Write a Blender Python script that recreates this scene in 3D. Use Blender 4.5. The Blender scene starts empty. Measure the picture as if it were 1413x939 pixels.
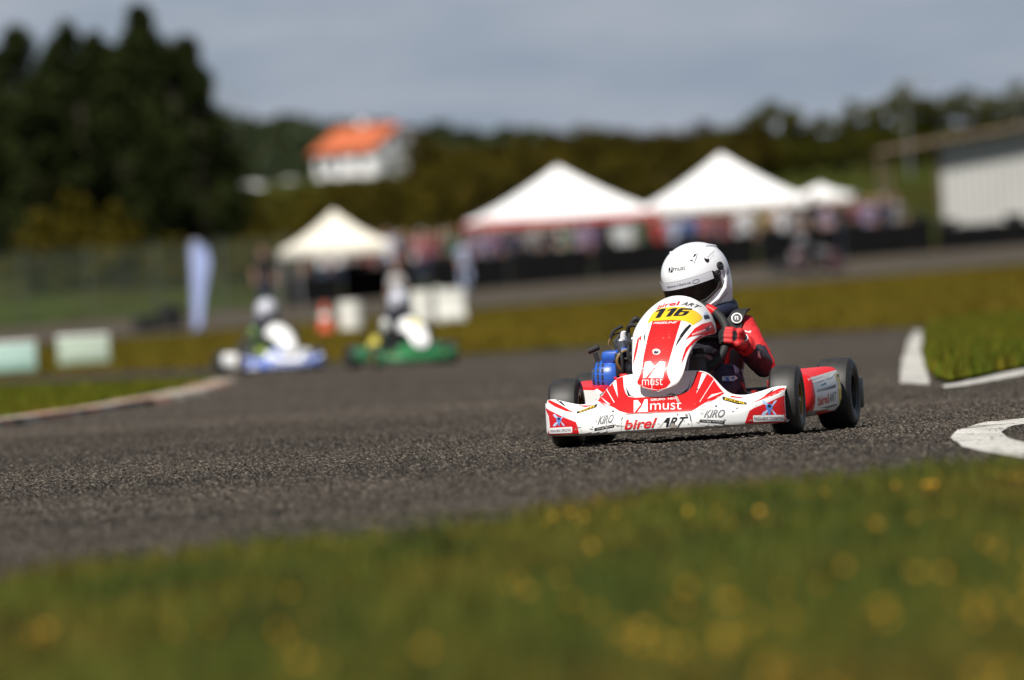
import bpy, bmesh, math, random
import numpy as np
from mathutils import Vector, Matrix, Euler
from mathutils.bvhtree import BVHTree

random.seed(7)
rng = np.random.default_rng(7)
S = bpy.context.scene
C = S.collection
R = math.radians

# ------------------------------------------------------------------ camera, world, sun, exposure
FPX = 15700.0                     # focal length in photo pixels (1413 wide)
CAMH = 0.55
cam_d = bpy.data.cameras.new('camera')
cam = bpy.data.objects.new('camera', cam_d)
C.objects.link(cam)
cam_d.sensor_width = 36.0
cam_d.lens = FPX / 1413.0 * 36.0
cam_d.clip_start = 1.0
cam_d.clip_end = 8000.0
cam.location = (0, 0, CAMH)
ROLL = 3.5
CM = Matrix.Rotation(R(90 - 0.177), 3, 'X') @ Matrix.Rotation(R(-ROLL), 3, 'Z')
cam.rotation_euler = CM.to_euler()
cam_d.dof.use_dof = True
cam_d.dof.focus_distance = 41.85
cam_d.dof.aperture_fstop = 4.7
cam_d.dof.aperture_blades = 0
S.camera = cam

SUN_EL, SUN_AZ = 53.0, -151.0      # azimuth of the sun measured from +Y towards +X (negative = left)
world = bpy.data.worlds.new('World')
S.world = world
world.use_nodes = True
wn, wl = world.node_tree.nodes, world.node_tree.links
wn.clear()
w_out = wn.new('ShaderNodeOutputWorld')
w_bg = wn.new('ShaderNodeBackground')
w_bg.inputs['Strength'].default_value = 0.10
w_sky = wn.new('ShaderNodeTexSky')
w_sky.sky_type = 'NISHITA'
w_sky.sun_disc = False
w_sky.sun_elevation = R(SUN_EL)
w_sky.sun_rotation = R(SUN_AZ)
w_tc = wn.new('ShaderNodeTexCoord')
w_map = wn.new('ShaderNodeMapping')
w_map.inputs['Scale'].default_value = (16.0, 16.0, 70.0)
w_noise = wn.new('ShaderNodeTexNoise')
w_noise.inputs['Scale'].default_value = 2.2
w_noise.inputs['Detail'].default_value = 5.0
w_noise.inputs['Roughness'].default_value = 0.55
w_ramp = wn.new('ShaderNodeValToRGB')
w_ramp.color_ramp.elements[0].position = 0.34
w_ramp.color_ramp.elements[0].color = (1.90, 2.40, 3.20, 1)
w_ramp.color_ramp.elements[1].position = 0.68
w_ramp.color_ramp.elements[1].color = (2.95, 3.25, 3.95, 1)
w_mix = wn.new('ShaderNodeMix')
w_mix.data_type = 'RGBA'
w_mix.inputs[0].default_value = 0.90
wl.new(w_tc.outputs['Generated'], w_map.inputs['Vector'])
wl.new(w_map.outputs['Vector'], w_noise.inputs['Vector'])
wl.new(w_noise.outputs['Fac'], w_ramp.inputs['Fac'])
wl.new(w_sky.outputs['Color'], w_mix.inputs[6])
w_sep = wn.new('ShaderNodeSeparateXYZ')      # clouds dimmed overhead, out of frame, to weaken the sky's fill light
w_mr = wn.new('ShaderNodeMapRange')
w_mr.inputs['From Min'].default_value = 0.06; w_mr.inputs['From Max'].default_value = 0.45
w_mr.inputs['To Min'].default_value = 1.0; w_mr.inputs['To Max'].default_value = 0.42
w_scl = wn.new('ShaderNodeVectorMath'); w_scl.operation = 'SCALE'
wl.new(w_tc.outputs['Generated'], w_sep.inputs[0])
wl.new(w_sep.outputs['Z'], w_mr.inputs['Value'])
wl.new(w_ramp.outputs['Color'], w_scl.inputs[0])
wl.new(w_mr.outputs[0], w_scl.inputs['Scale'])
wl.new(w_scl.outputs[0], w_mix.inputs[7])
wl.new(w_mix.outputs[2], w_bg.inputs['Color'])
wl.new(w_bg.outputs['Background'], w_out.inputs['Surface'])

sun_d = bpy.data.lights.new('sun', 'SUN')
sun_d.energy = 5.0
sun_d.angle = R(0.5)
sun_d.color = (1.0, 0.955, 0.88)
sun = bpy.data.objects.new('sun', sun_d)
C.objects.link(sun)
sdir = Vector((math.sin(R(SUN_AZ)) * math.cos(R(SUN_EL)), math.cos(R(SUN_AZ)) * math.cos(R(SUN_EL)), math.sin(R(SUN_EL))))
sun.rotation_euler = sdir.to_track_quat('Z', 'Y').to_euler()
sun.location = (0, 0, 60)

S.view_settings.view_transform = 'Standard'
S.view_settings.look = 'None'
S.view_settings.exposure = 0.36
S.view_settings.gamma = 1.0
S.view_settings.use_curve_mapping = False
S.render.engine = 'CYCLES'
S.cycles.use_denoising = True
try:
    S.cycles.denoiser = 'OPENIMAGEDENOISE'
    S.cycles.denoising_prefilter = 'ACCURATE'
except Exception:
    pass
S.cycles.max_bounces = 6
S.cycles.transparent_max_bounces = 8
S.cycles.sample_clamp_indirect = 8.0
S.cycles.caustics_reflective = False
S.cycles.caustics_refractive = False

# ------------------------------------------------------------------ helpers: pixels, terrain
def ray(px, py):
    d = CM @ Vector(((px - 706.5) / FPX, -(py - 469.5) / FPX, -1.0))
    return d

def P(px, py, d):
    """world point seen at photo pixel (px, py) at depth d"""
    r = ray(px, py)
    return Vector((0, 0, CAMH)) + r * (d / r.y)

def G(px, py, z=0.0):
    """world point on the flat track plane seen at photo pixel"""
    r = ray(px, py)
    t = (z - CAMH) / r.z
    return Vector((0, 0, CAMH)) + r * t

TD = np.array([-50, 148, 164, 196, 250, 290, 340, 358, 405, 450, 520, 700, 850, 1100, 1600, 4000], float)
TZ = np.array([0, 0, .13, .30, .50, 1.0, 1.05, 1.6, 4.2, 5.2, 6.2, 9.0, 10.6, 12.0, 13.0, 13.0], float)
TF = np.array([0, 0, .13, .30, .50, 1.0, 1.05, 2.5, 2.5, 2.6, 2.2, 6.0, 9.0, 11.5, 13.0, 13.0], float)

def smooth01(a):
    a = np.clip(a, 0, 1)
    return a * a * (3 - 2 * a)

def terrain(x, d):
    x = np.asarray(x, float); d = np.asarray(d, float)
    z1 = np.interp(d, TD, TZ)
    z0 = np.interp(d, TD, TF)
    k = smooth01((x / np.maximum(d, 1) + 0.028) / 0.008)
    z = z0 + (z1 - z0) * k
    tilt = 0.021 * smooth01((d - 150) / 90.0) * (1 - smooth01((d - 330) / 60.0))
    return z + tilt * np.clip(x, -30, 30)

def tz(x, d):
    return float(terrain(x, d))

# ------------------------------------------------------------------ materials
def mat(name, col, rough=0.5, metal=0.0, var=0.0, scale=6.0, bump=0.0, bscale=40.0, coat=0.0, col2=None, spec=0.5, detail=4.0):
    m = bpy.data.materials.new(name)
    m.use_nodes = True
    nt = m.node_tree
    b = nt.nodes['Principled BSDF']
    b.inputs['Roughness'].default_value = rough
    b.inputs['Metallic'].default_value = metal
    b.inputs['Specular IOR Level'].default_value = spec
    b.inputs['Coat Weight'].default_value = coat
    b.inputs['Coat Roughness'].default_value = 0.08
    c = tuple(col) + (1,)
    m.diffuse_color = c
    tc = nt.nodes.new('ShaderNodeTexCoord')
    if var > 0 or col2 is not None:
        n = nt.nodes.new('ShaderNodeTexNoise')
        n.inputs['Scale'].default_value = scale
        n.inputs['Detail'].default_value = detail
        nt.links.new(tc.outputs['Object'], n.inputs['Vector'])
        r = nt.nodes.new('ShaderNodeValToRGB')
        r.color_ramp.elements[0].position = 0.3
        r.color_ramp.elements[1].position = 0.7
        a = col2 if col2 is not None else tuple(x * (1 - var) for x in col)
        e = col if col2 is not None else tuple(min(1, x * (1 + var)) for x in col)
        r.color_ramp.elements[0].color = tuple(a) + (1,)
        r.color_ramp.elements[1].color = tuple(e) + (1,)
        nt.links.new(n.outputs['Fac'], r.inputs['Fac'])
        nt.links.new(r.outputs['Color'], b.inputs['Base Color'])
    else:
        b.inputs['Base Color'].default_value = c
    if bump > 0:
        n2 = nt.nodes.new('ShaderNodeTexNoise')
        n2.inputs['Scale'].default_value = bscale
        n2.inputs['Detail'].default_value = 3.0
        nt.links.new(tc.outputs['Object'], n2.inputs['Vector'])
        bp = nt.nodes.new('ShaderNodeBump')
        bp.inputs['Strength'].default_value = bump
        bp.inputs['Distance'].default_value = 0.02
        nt.links.new(n2.outputs['Fac'], bp.inputs['Height'])
        nt.links.new(bp.outputs['Normal'], b.inputs['Normal'])
    return m

def multi_noise_mat(name, layers, rough=0.9, stretch=(1, 1, 1)):
    """layers: list of (scale, lo, hi, colour) mixed one over the other by noise; first has scale None"""
    m = bpy.data.materials.new(name)
    m.use_nodes = True
    nt = m.node_tree
    b = nt.nodes['Principled BSDF']
    b.inputs['Roughness'].default_value = rough
    b.inputs['Specular IOR Level'].default_value = 0.0
    tc = nt.nodes.new('ShaderNodeNewGeometry')
    mp = nt.nodes.new('ShaderNodeMapping')
    mp.inputs['Scale'].default_value = stretch
    nt.links.new(tc.outputs['Position'], mp.inputs['Vector'])
    prev = None
    for i, (sc, lo, hi, col) in enumerate(layers):
        if prev is None:
            rgb = nt.nodes.new('ShaderNodeRGB')
            rgb.outputs[0].default_value = tuple(col) + (1,)
            prev = rgb.outputs[0]
            continue
        n = nt.nodes.new('ShaderNodeTexNoise')
        n.inputs['Scale'].default_value = sc
        n.inputs['Detail'].default_value = 3.0
        off = nt.nodes.new('ShaderNodeVectorMath')
        off.inputs[1].default_value = (17.3 * i, 5.1 * i, 3.7 * i)
        nt.links.new(mp.outputs['Vector'], off.inputs[0])
        nt.links.new(off.outputs[0], n.inputs['Vector'])
        mr = nt.nodes.new('ShaderNodeMapRange')
        mr.inputs['From Min'].default_value = lo
        mr.inputs['From Max'].default_value = hi
        nt.links.new(n.outputs['Fac'], mr.inputs['Value'])
        mx = nt.nodes.new('ShaderNodeMix')
        mx.data_type = 'RGBA'
        nt.links.new(mr.outputs[0], mx.inputs[0])
        nt.links.new(prev, mx.inputs[6])
        mx.inputs[7].default_value = tuple(col) + (1,)
        prev = mx.outputs[2]
    nt.links.new(prev, b.inputs['Base Color'])
    return m

def s2l(r, g, b):
    f = lambda v: (v / 255 / 12.92) if v <= 10 else ((v / 255 + 0.055) / 1.055) ** 2.4
    return (f(r), f(g), f(b))

M = {}
M['white'] = mat('white_plastic', (0.80, 0.80, 0.79), 0.33, var=0.06, scale=9, coat=0.15)
M['red'] = mat('red_vinyl', (0.68, 0.012, 0.013), 0.38, var=0.06, scale=11, coat=0.08, spec=0.3)
M['red_end'] = mat('red_end_vinyl', (0.60, 0.012, 0.016), 0.38, var=0.06, scale=11, coat=0.08, spec=0.3)
M['ink'] = mat('black_vinyl', (0.012, 0.012, 0.014), 0.35)
M['ink_grey'] = mat('grey_print', (0.16, 0.16, 0.17), 0.5)
M['ink_lgrey'] = mat('pale_grey_print', (0.42, 0.42, 0.43), 0.5)
M['yellow'] = mat('yellow_vinyl', (0.80, 0.52, 0.015), 0.3, var=0.05, coat=0.3)
M['blue_print'] = mat('blue_print', (0.10, 0.24, 0.62), 0.4)
M['lblue_print'] = mat('pale_blue_print', (0.45, 0.58, 0.82), 0.4)
M['letter_red'] = mat('red_lettering', (0.66, 0.018, 0.020), 0.35)
M['letter_white'] = mat('white_lettering', (0.80, 0.80, 0.80), 0.35)
M['letter_black'] = mat('black_lettering', (0.012, 0.012, 0.014), 0.35)
M['scuff'] = mat('grey_scuffs', (0.30, 0.27, 0.24), 0.8, var=0.5, scale=60)
M['lip'] = mat('scraped_lip_plastic', (0.52, 0.48, 0.43), 0.55, col2=(0.30, 0.26, 0.22), scale=22)
M['tyre'] = mat('tyre_rubber', (0.014, 0.0135, 0.013), 0.5, var=0.2, scale=14)
M['tread'] = mat('worn_tread', (0.022, 0.0205, 0.019), 0.55, var=0.25, scale=30)
M['gold'] = mat('gold_rim', (0.22, 0.14, 0.035), 0.35, metal=0.85)
M['darkrim'] = mat('black_rim', (0.03, 0.03, 0.03), 0.4, metal=0.6)
M['steel'] = mat('steel', (0.45, 0.45, 0.46), 0.35, metal=1.0, var=0.15)
M['frame'] = mat('frame_paint', (0.35, 0.015, 0.015), 0.35, coat=0.3)
M['black'] = mat('black_plastic', (0.018, 0.018, 0.019), 0.45, var=0.2)
M['rubber'] = mat('black_rubber', (0.014, 0.014, 0.014), 0.7)
M['blue'] = mat('blue_plastic', (0.018, 0.095, 0.44), 0.35, var=0.08, coat=0.2)
M['cyan'] = mat('cyan_plastic', (0.03, 0.35, 0.55), 0.4)
M['brass'] = mat('tan_hose', (0.22, 0.14, 0.05), 0.5)
M['silver'] = mat('silver_seat', (0.30, 0.30, 0.31), 0.45, var=0.2, scale=5)
M['smoke'] = mat('smoked_tank', (0.045, 0.04, 0.035), 0.35, var=0.2)
M['suit_red'] = mat('red_suit_fabric', (0.52, 0.014, 0.018), 0.7, var=0.10, scale=18, bump=0.06, bscale=150)
M['suit_black'] = mat('black_suit_fabric', (0.014, 0.011, 0.020), 0.75, var=0.2, scale=18, bump=0.06, bscale=150)
M['suit_purple'] = mat('dark_violet_print', (0.05, 0.02, 0.08), 0.7, col2=(0.012, 0.010, 0.02), scale=12)
M['glove'] = mat('red_glove', (0.50, 0.012, 0.016), 0.65, var=0.1, scale=30, bump=0.08, bscale=160)
M['strap'] = mat('black_webbing', (0.012, 0.012, 0.013), 0.7, bump=0.3, bscale=200)
M['navy'] = mat('navy_neck_brace', (0.012, 0.016, 0.04), 0.55)
M['helmet'] = mat('white_helmet_gelcoat', (0.80, 0.81, 0.83), 0.18, coat=0.5)
M['strip'] = mat('pale_sunstrip', (0.62, 0.63, 0.68), 0.25, coat=0.4)
M['skin'] = mat('skin', (0.34, 0.18, 0.12), 0.55, var=0.06)
M['hair'] = mat('brown_hair', (0.04, 0.025, 0.015), 0.6)
# tinted visor: partly see-through
mv = bpy.data.materials.new('tinted_visor'); mv.use_nodes = True
nt = mv.node_tree; nt.nodes.clear()
o_ = nt.nodes.new('ShaderNodeOutputMaterial'); g_ = nt.nodes.new('ShaderNodeBsdfPrincipled'); t_ = nt.nodes.new('ShaderNodeBsdfTransparent'); x_ = nt.nodes.new('ShaderNodeMixShader')
g_.inputs['Base Color'].default_value = (0.01, 0.009, 0.009, 1); g_.inputs['Roughness'].default_value = 0.06
t_.inputs['Color'].default_value = (0.55, 0.42, 0.38, 1); x_.inputs[0].default_value = 0.42
nt.links.new(t_.outputs[0], x_.inputs[1]); nt.links.new(g_.outputs[0], x_.inputs[2]); nt.links.new(x_.outputs[0], o_.inputs['Surface'])
M['visor'] = mv

# ------------------------------------------------------------------ object helpers
def tag(o, label=None, cat=None, group=None, kind=None):
    if label: o['label'] = label
    if cat: o['category'] = cat
    if group: o['group'] = group
    if kind: o['kind'] = kind
    return o

def empty(name, label, cat, loc=(0, 0, 0), rz=0.0, group=None, scale=1.0):
    o = bpy.data.objects.new(name, None)
    C.objects.link(o)
    o.empty_display_size = 0.2
    o.location = loc
    o.rotation_euler = (0, 0, rz)
    o.scale = (scale,) * 3
    return tag(o, label, cat, group)

class MB:
    """collects geometry with materials, builds ONE mesh object"""
    def __init__(self):
        self.v = []; self.f = []; self.mi = []; self.sm = []; self.mats = []
    def slot(self, m):
        if m not in self.mats: self.mats.append(m)
        return self.mats.index(m)
    def add(self, verts, faces, m, smooth=True):
        b = len(self.v)
        self.v += [tuple(p) for p in verts]
        k = self.slot(m)
        for f in faces:
            self.f.append(tuple(b + i for i in f)); self.mi.append(k); self.sm.append(smooth)
        return self
    def addmesh(self, me, m, smooth=True, mx=None):
        vs = [(mx @ v.co if mx else v.co.copy()) for v in me.vertices]
        return self.add(vs, [tuple(p.vertices) for p in me.polygons], m, smooth)
    def bm(self, fn, m, smooth=False, mx=None):
        b = bmesh.new(); fn(b)
        b.verts.ensure_lookup_table(); b.verts.index_update()
        vs = [(mx @ v.co if mx else v.co.copy()) for v in b.verts]
        fs = [tuple(v.index for v in f.verts) for f in b.faces]
        b.free()
        return self.add(vs, fs, m, smooth)
    def box(self, c, s, m, bev=0.0, mx=None, smooth=False):
        def fn(b):
            bmesh.ops.create_cube(b, size=1.0)
            bmesh.ops.scale(b, vec=s, verts=b.verts)
            if bev > 0:
                bmesh.ops.bevel(b, geom=b.edges[:], offset=bev, segments=2, profile=0.5, affect='EDGES')
            bmesh.ops.translate(b, vec=c, verts=b.verts)
        return self.bm(fn, m, smooth or bev > 0, mx)
    def tube(self, pts, r, m, n=8, cap=True, rs=None, closed=False):
        pts = [Vector(p) for p in pts]
        N = len(pts)
        verts = []; faces = []
        up = Vector((0, 0, 1)); prev = None
        for i, p in enumerate(pts):
            if closed: t = pts[(i + 1) % N] - pts[i - 1]
            else: t = pts[min(i + 1, N - 1)] - pts[max(i - 1, 0)]
            if t.length < 1e-9: t = Vector((0, 0, 1))
            t.normalize()
            if prev is None:
                a = t.cross(up)
                if a.length < 1e-3: a = t.cross(Vector((1, 0, 0)))
            else:
                a = prev - t * prev.dot(t)
                if a.length < 1e-4: a = t.cross(up)
            a.normalize(); prev = a
            b = t.cross(a)
            rr = rs[i] if rs else r
            for k in range(n):
                an = 2 * math.pi * k / n
                verts.append(p + (a * math.cos(an) + b * math.sin(an)) * rr)
        for i in range(N if closed else N - 1):
            j = (i + 1) % N
            for k in range(n):
                k2 = (k + 1) % n
                faces.append((i * n + k, i * n + k2, j * n + k2, j * n + k))
        if cap and not closed:
            faces.append(tuple(range(n))); faces.append(tuple((N - 1) * n + k for k in range(n)))
        return self.add(verts, faces, m, True)
    def lathe(self, prof, m, axis='X', n=40, mx=None, smooth=True):
        """prof: list of (along axis, radius)"""
        verts = []; faces = []
        for (a, r) in prof:
            for k in range(n):
                t = 2 * math.pi * k / n
                c, s = r * math.cos(t), r * math.sin(t)
                p = Vector((a, c, s)) if axis == 'X' else (Vector((c, a, s)) if axis == 'Y' else Vector((c, s, a)))
                verts.append(mx @ p if mx else p)
        for i in range(len(prof) - 1):
            for k in range(n):
                k2 = (k + 1) % n
                faces.append((i * n + k, i * n + k2, (i + 1) * n + k2, (i + 1) * n + k))
        if prof[0][1] > 1e-5: faces.append(tuple(range(n)))
        if prof[-1][1] > 1e-5: faces.append(tuple((len(prof) - 1) * n + k for k in range(n)))
        return self.add(verts, faces, m, smooth)
    def mesh(self, name):
        me = bpy.data.meshes.new(name)
        me.from_pydata(self.v, [], self.f)
        for mt in self.mats: me.materials.append(mt)
        me.polygons.foreach_set('material_index', self.mi)
        me.polygons.foreach_set('use_smooth', self.sm)
        me.update()
        return me
    def build(self, name, parent=None, sharp=35.0):
        me = self.mesh(name)
        if sharp: me.set_sharp_from_angle(angle=R(sharp))
        o = bpy.data.objects.new(name, me)
        C.objects.link(o)
        if parent: o.parent = parent
        return o

def np_mesh(name, verts, quads, mats, smooth=False, mi=None):
    me = bpy.data.meshes.new(name)
    verts = np.ascontiguousarray(verts, np.float32); quads = np.ascontiguousarray(quads, np.int32)
    n = quads.shape[1]
    me.vertices.add(len(verts)); me.vertices.foreach_set('co', verts.ravel())
    me.loops.add(quads.size); me.loops.foreach_set('vertex_index', quads.ravel())
    me.polygons.add(len(quads))
    me.polygons.foreach_set('loop_start', np.arange(0, quads.size, n, dtype=np.int32))
    me.polygons.foreach_set('loop_total', np.full(len(quads), n, np.int32))
    me.polygons.foreach_set('use_smooth', np.full(len(quads), smooth))
    for m in mats: me.materials.append(m)
    if mi is not None: me.polygons.foreach_set('material_index', np.asarray(mi, np.int32))
    me.update(calc_edges=True)
    return me

def link(name, me, parent=None):
    o = bpy.data.objects.new(name, me); C.objects.link(o)
    if parent: o.parent = parent
    return o

def evaluated(me, mods):
    """apply modifiers to a mesh, return new mesh. mods: list of (type, dict)"""
    o = bpy.data.objects.new('work', me); C.objects.link(o)
    for t, kw in mods:
        md = o.modifiers.new(t, t)
        for k, v in kw.items(): setattr(md, k, v)
    dg = bpy.context.evaluated_depsgraph_get()
    dg.update()
    out = bpy.data.meshes.new_from_object(o.evaluated_get(dg))
    bpy.data.objects.remove(o)
    return out

def capsules(caps, voxel=0.008, smooth=6, disp=0.0, dscale=0.1):
    """caps: (p0, r0, p1, r1) -> one continuous remeshed skin"""
    b = bmesh.new()
    for (p0, r0, p1, r1) in caps:
        p0 = Vector(p0); p1 = Vector(p1)
        for p, r in ((p0, r0), (p1, r1)):
            bmesh.ops.create_uvsphere(b, u_segments=16, v_segments=10, radius=r, matrix=Matrix.Translation(p))
        d = p1 - p0
        if d.length > 1e-5:
            q = d.to_track_quat('Z', 'Y').to_matrix().to_4x4()
            bmesh.ops.create_cone(b, cap_ends=True, segments=16, radius1=r0, radius2=r1, depth=d.length,
                                  matrix=Matrix.Translation((p0 + p1) / 2) @ q)
    me = bpy.data.meshes.new('skin'); b.to_mesh(me); b.free()
    mods = [('REMESH', dict(mode='VOXEL', voxel_size=voxel, use_smooth_shade=True)), ('SMOOTH', dict(factor=0.5, iterations=smooth))]
    if disp > 0:
        tx = bpy.data.textures.new('folds', 'CLOUDS'); tx.noise_scale = dscale; tx.noise_depth = 2
        mods.append(('DISPLACE', dict(texture=tx, strength=disp, mid_level=0.5)))
    out = evaluated(me, mods)
    bpy.data.meshes.remove(me)
    return out

# ------------------------------------------------------------------ ground, track, paint
GREEN_A, OLIVE, STRAW = (0.045, 0.060, 0.008), (0.075, 0.062, 0.008), (0.105, 0.080, 0.018)
M['dry_grass'] = multi_noise_mat('dry_grass', [(None, 0, 0, (0.078, 0.060, 0.008)), (0.10, .42, .62, (0.062, 0.057, 0.008)), (0.35, .45, .7, (0.088, 0.052, 0.011)), (1.2, .5, .8, (0.07, 0.060, 0.010))])
M['bank_grass'] = multi_noise_mat('bank_grass', [(None, 0, 0, (0.038, 0.050, 0.010)), (0.3, .45, .60, (0.040, 0.034, 0.010)), (0.8, .48, .65, (0.016, 0.020, 0.006))])
M['verge'] = multi_noise_mat('verge_grass', [(None, 0, 0, (0.050, 0.058, 0.008)), (0.8, .45, .65, (0.075, 0.060, 0.010)), (2.5, .5, .75, (0.035, 0.045, 0.008))])
M['green_grass'] = multi_noise_mat('green_grass', [(None, 0, 0, (0.060, 0.082, 0.008)), (0.25, .45, .65, (0.085, 0.080, 0.008)), (1.0, .5, .75, (0.045, 0.060, 0.008))])
M['old_track'] = multi_noise_mat('grey_brown_asphalt', [(None, 0, 0, (0.075, 0.064, 0.052)), (0.2, .4, .65, (0.055, 0.050, 0.045)), (1.0, .5, .8, (0.09, 0.075, 0.05))])
M['asphalt'] = multi_noise_mat('asphalt', [(None, 0, 0, (0.044, 0.039, 0.035)), (0.10, .42, .60, (0.055, 0.046, 0.039)), (3.0, .45, .7, (0.035, 0.032, 0.029))], rough=0.8)
M['stones'] = multi_noise_mat('asphalt_stones', [(None, 0, 0, (0.034, 0.030, 0.027)), (0.20, .42, .60, (0.058, 0.049, 0.041)), (0.55, .56, .66, (0.026, 0.024, 0.022)), (60.0, .53, .59, (0.170, 0.148, 0.122)), (45.0, .55, .59, (0.015, 0.014, 0.013))], rough=0.7)
M['paint'] = multi_noise_mat('white_road_paint', [(None, 0, 0, (0.52, 0.51, 0.48)), (4.0, .48, .66, (0.34, 0.32, 0.29)), (40.0, .58, .66, (0.10, 0.095, 0.09)), (3.2, .52, .66, (0.16, 0.15, 0.14))], rough=0.7)
M['kerb'] = multi_noise_mat('weathered_kerb', [(None, 0, 0, (0.40, 0.36, 0.31)), (1.2, .46, .56, (0.14, 0.12, 0.095)), (0.6, .50, .56, (0.38, 0.22, 0.17))], rough=0.85)

# the ground sheet, to the horizon; the bank behind the paddock is another grass
ds = np.concatenate([np.arange(-20, 120, 10), np.arange(120, 420, 4), np.arange(420, 900, 20), np.arange(900, 5001, 150)]).astype(float)
xs_u = np.linspace(-1, 1, 161)
verts = []
for d in ds:
    half = 25 + max(0, d) * 0.25
    x = np.sign(xs_u) * np.abs(xs_u) ** 1.6 * half
    verts.append(np.stack([x, np.full_like(x, d), terrain(x, d)], 1))
verts = np.concatenate(verts)
nc = len(xs_u)
ii, jj = np.meshgrid(np.arange(len(ds) - 1), np.arange(nc - 1), indexing='ij')
q = np.stack([ii * nc + jj, ii * nc + jj + 1, (ii + 1) * nc + jj + 1, (ii + 1) * nc + jj], -1).reshape(-1, 4)
mi = (ds[ii.ravel()] >= 300).astype(int)
tag(link('ground', np_mesh('ground', verts, q, [M['dry_grass'], M['bank_grass']], True, mi)), kind='structure')

def strip_grid(name, xfun, ds, m, lift, n=60):
    vs = []
    for d in ds:
        x0, x1 = xfun(d)
        x = np.linspace(x0, x1, n)
        vs.append(np.stack([x, np.full_like(x, d), terrain(x, d) + lift], 1))
    vs = np.concatenate(vs)
    ii, jj = np.meshgrid(np.arange(len(ds) - 1), np.arange(n - 1), indexing='ij')
    q = np.stack([ii * n + jj, ii * n + jj + 1, (ii + 1) * n + jj + 1, (ii + 1) * n + jj], -1).reshape(-1, 4)
    return tag(link(name, np_mesh(name, vs, q, [m], True)), kind='structure')

strip_grid('upper_track', lambda d: (-70, 70), np.arange(246, 287, 2.0), M['old_track'], 0.05)

def flat_poly(name, pts, z, m, kind='structure', thick=0.0):
    """polygon sheet at height z from world xy points"""
    cu = bpy.data.curves.new('flat', 'CURVE'); cu.dimensions = '2D'; cu.fill_mode = 'BOTH'
    sp = cu.splines.new('POLY'); sp.points.add(len(pts) - 1)
    for i, p in enumerate(pts): sp.points[i].co = (p[0], p[1], 0, 1)
    sp.use_cyclic_u = True
    o = bpy.data.objects.new('flat', cu); C.objects.link(o)
    me = bpy.data.meshes.new_from_object(o.evaluated_get(bpy.context.evaluated_depsgraph_get()))
    bpy.data.objects.remove(o)
    me.name = name
    b = bmesh.new(); b.from_mesh(me)
    bmesh.ops.dissolve_limit(b, angle_limit=0.001, verts=b.verts[:], edges=b.edges[:])
    bmesh.ops.triangulate(b, faces=b.faces[:])
    for v in b.verts: v.co.z = z
    for f in b.faces:
        if f.normal.z < 0: f.normal_flip()
    b.to_mesh(me); b.free()
    me.materials.clear(); me.materials.append(m)
    return tag(link(name, me), kind=kind)

def smooth_path(pts, n=8):
    pts = [Vector((p[0], p[1])) for p in pts]
    out = []
    for i in range(len(pts) - 1):
        p0 = pts[max(i - 1, 0)]; p1 = pts[i]; p2 = pts[i + 1]; p3 = pts[min(i + 2, len(pts) - 1)]
        for k in range(n):
            t = k / n
            out.append(0.5 * ((2 * p1) + (p2 - p0) * t + (2 * p0 - 5 * p1 + 4 * p2 - p3) * t * t + (3 * p1 - p0 - 3 * p2 + p3) * t ** 3))
    out.append(pts[-1])
    return out

# far edge of the track and near edge (photo pixels on the ground plane)
near_px = [(-330, 884), (-150, 858), (0, 838), (120, 816), (250, 806), (370, 786), (500, 779), (620, 758), (700, 755), (750, 734), (830, 728), (900, 714), (1020, 706), (1100, 695), (1180, 691), (1250, 678), (1413, 664), (1600, 655), (1800, 645)]
near = [G(*p) for p in near_px]
near_line = [(-40, near[0].y - 5)] + [(p.x, p.y) for p in near] + [(40, near[-1].y + 6)]
far_line = [(60, 118), (30, 124), (9, 130), (3, 134), (-1, 132), (-3, 136), (-5, 146), (-12, 156), (-30, 166), (-60, 176)]
def lift_poly(pts): return [(p[0], p[1]) for p in pts]
flat_poly('track', lift_poly([(-60, 15)] + [(x, y) for x, y in near_line][0:0] + [(60, 15)] + far_line), 0.004, M['asphalt'])

# coarse aggregate of the track around the kart: real relief, stones of a centimetre
X0, X1, D0, D1 = -5.0, 5.6, 23.0, 60.0
dr = [D0]
while dr[-1] < D1:
    dr.append(dr[-1] + 0.026 + 0.0035 * abs(dr[-1] - 43) * 0.6)
dr = np.array(dr)
nx = 1300
xr = np.linspace(X0, X1, nx)
hh = rng.normal(0, 1, (len(dr), nx)).astype(np.float32)
low = rng.normal(0, 1, (len(dr) // 6 + 2, nx // 6 + 2))
lowr = np.kron(low, np.ones((6, 6)))[:len(dr), :nx]
hh = np.clip(hh, -1.1, 2.4) * 0.0031 + lowr * 0.0009
hh[:, 0] = hh[:, -1] = -0.006; hh[0] = hh[-1] = -0.006
XX = xr[None, :] + rng.uniform(-0.003, 0.003, hh.shape); YY = dr[:, None] + rng.uniform(-0.01, 0.01, hh.shape)
vv = np.stack([XX, YY, 0.0105 + hh], -1).reshape(-1, 3)
ii, jj = np.meshgrid(np.arange(len(dr) - 1), np.arange(nx - 1), indexing='ij')
q = np.stack([ii * nx + jj, ii * nx + jj + 1, (ii + 1) * nx + jj + 1, (ii + 1) * nx + jj], -1).reshape(-1, 4)
tag(link('track_surface', np_mesh('track_surface', vv, q, [M['stones']], False)), kind='structure')
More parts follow.
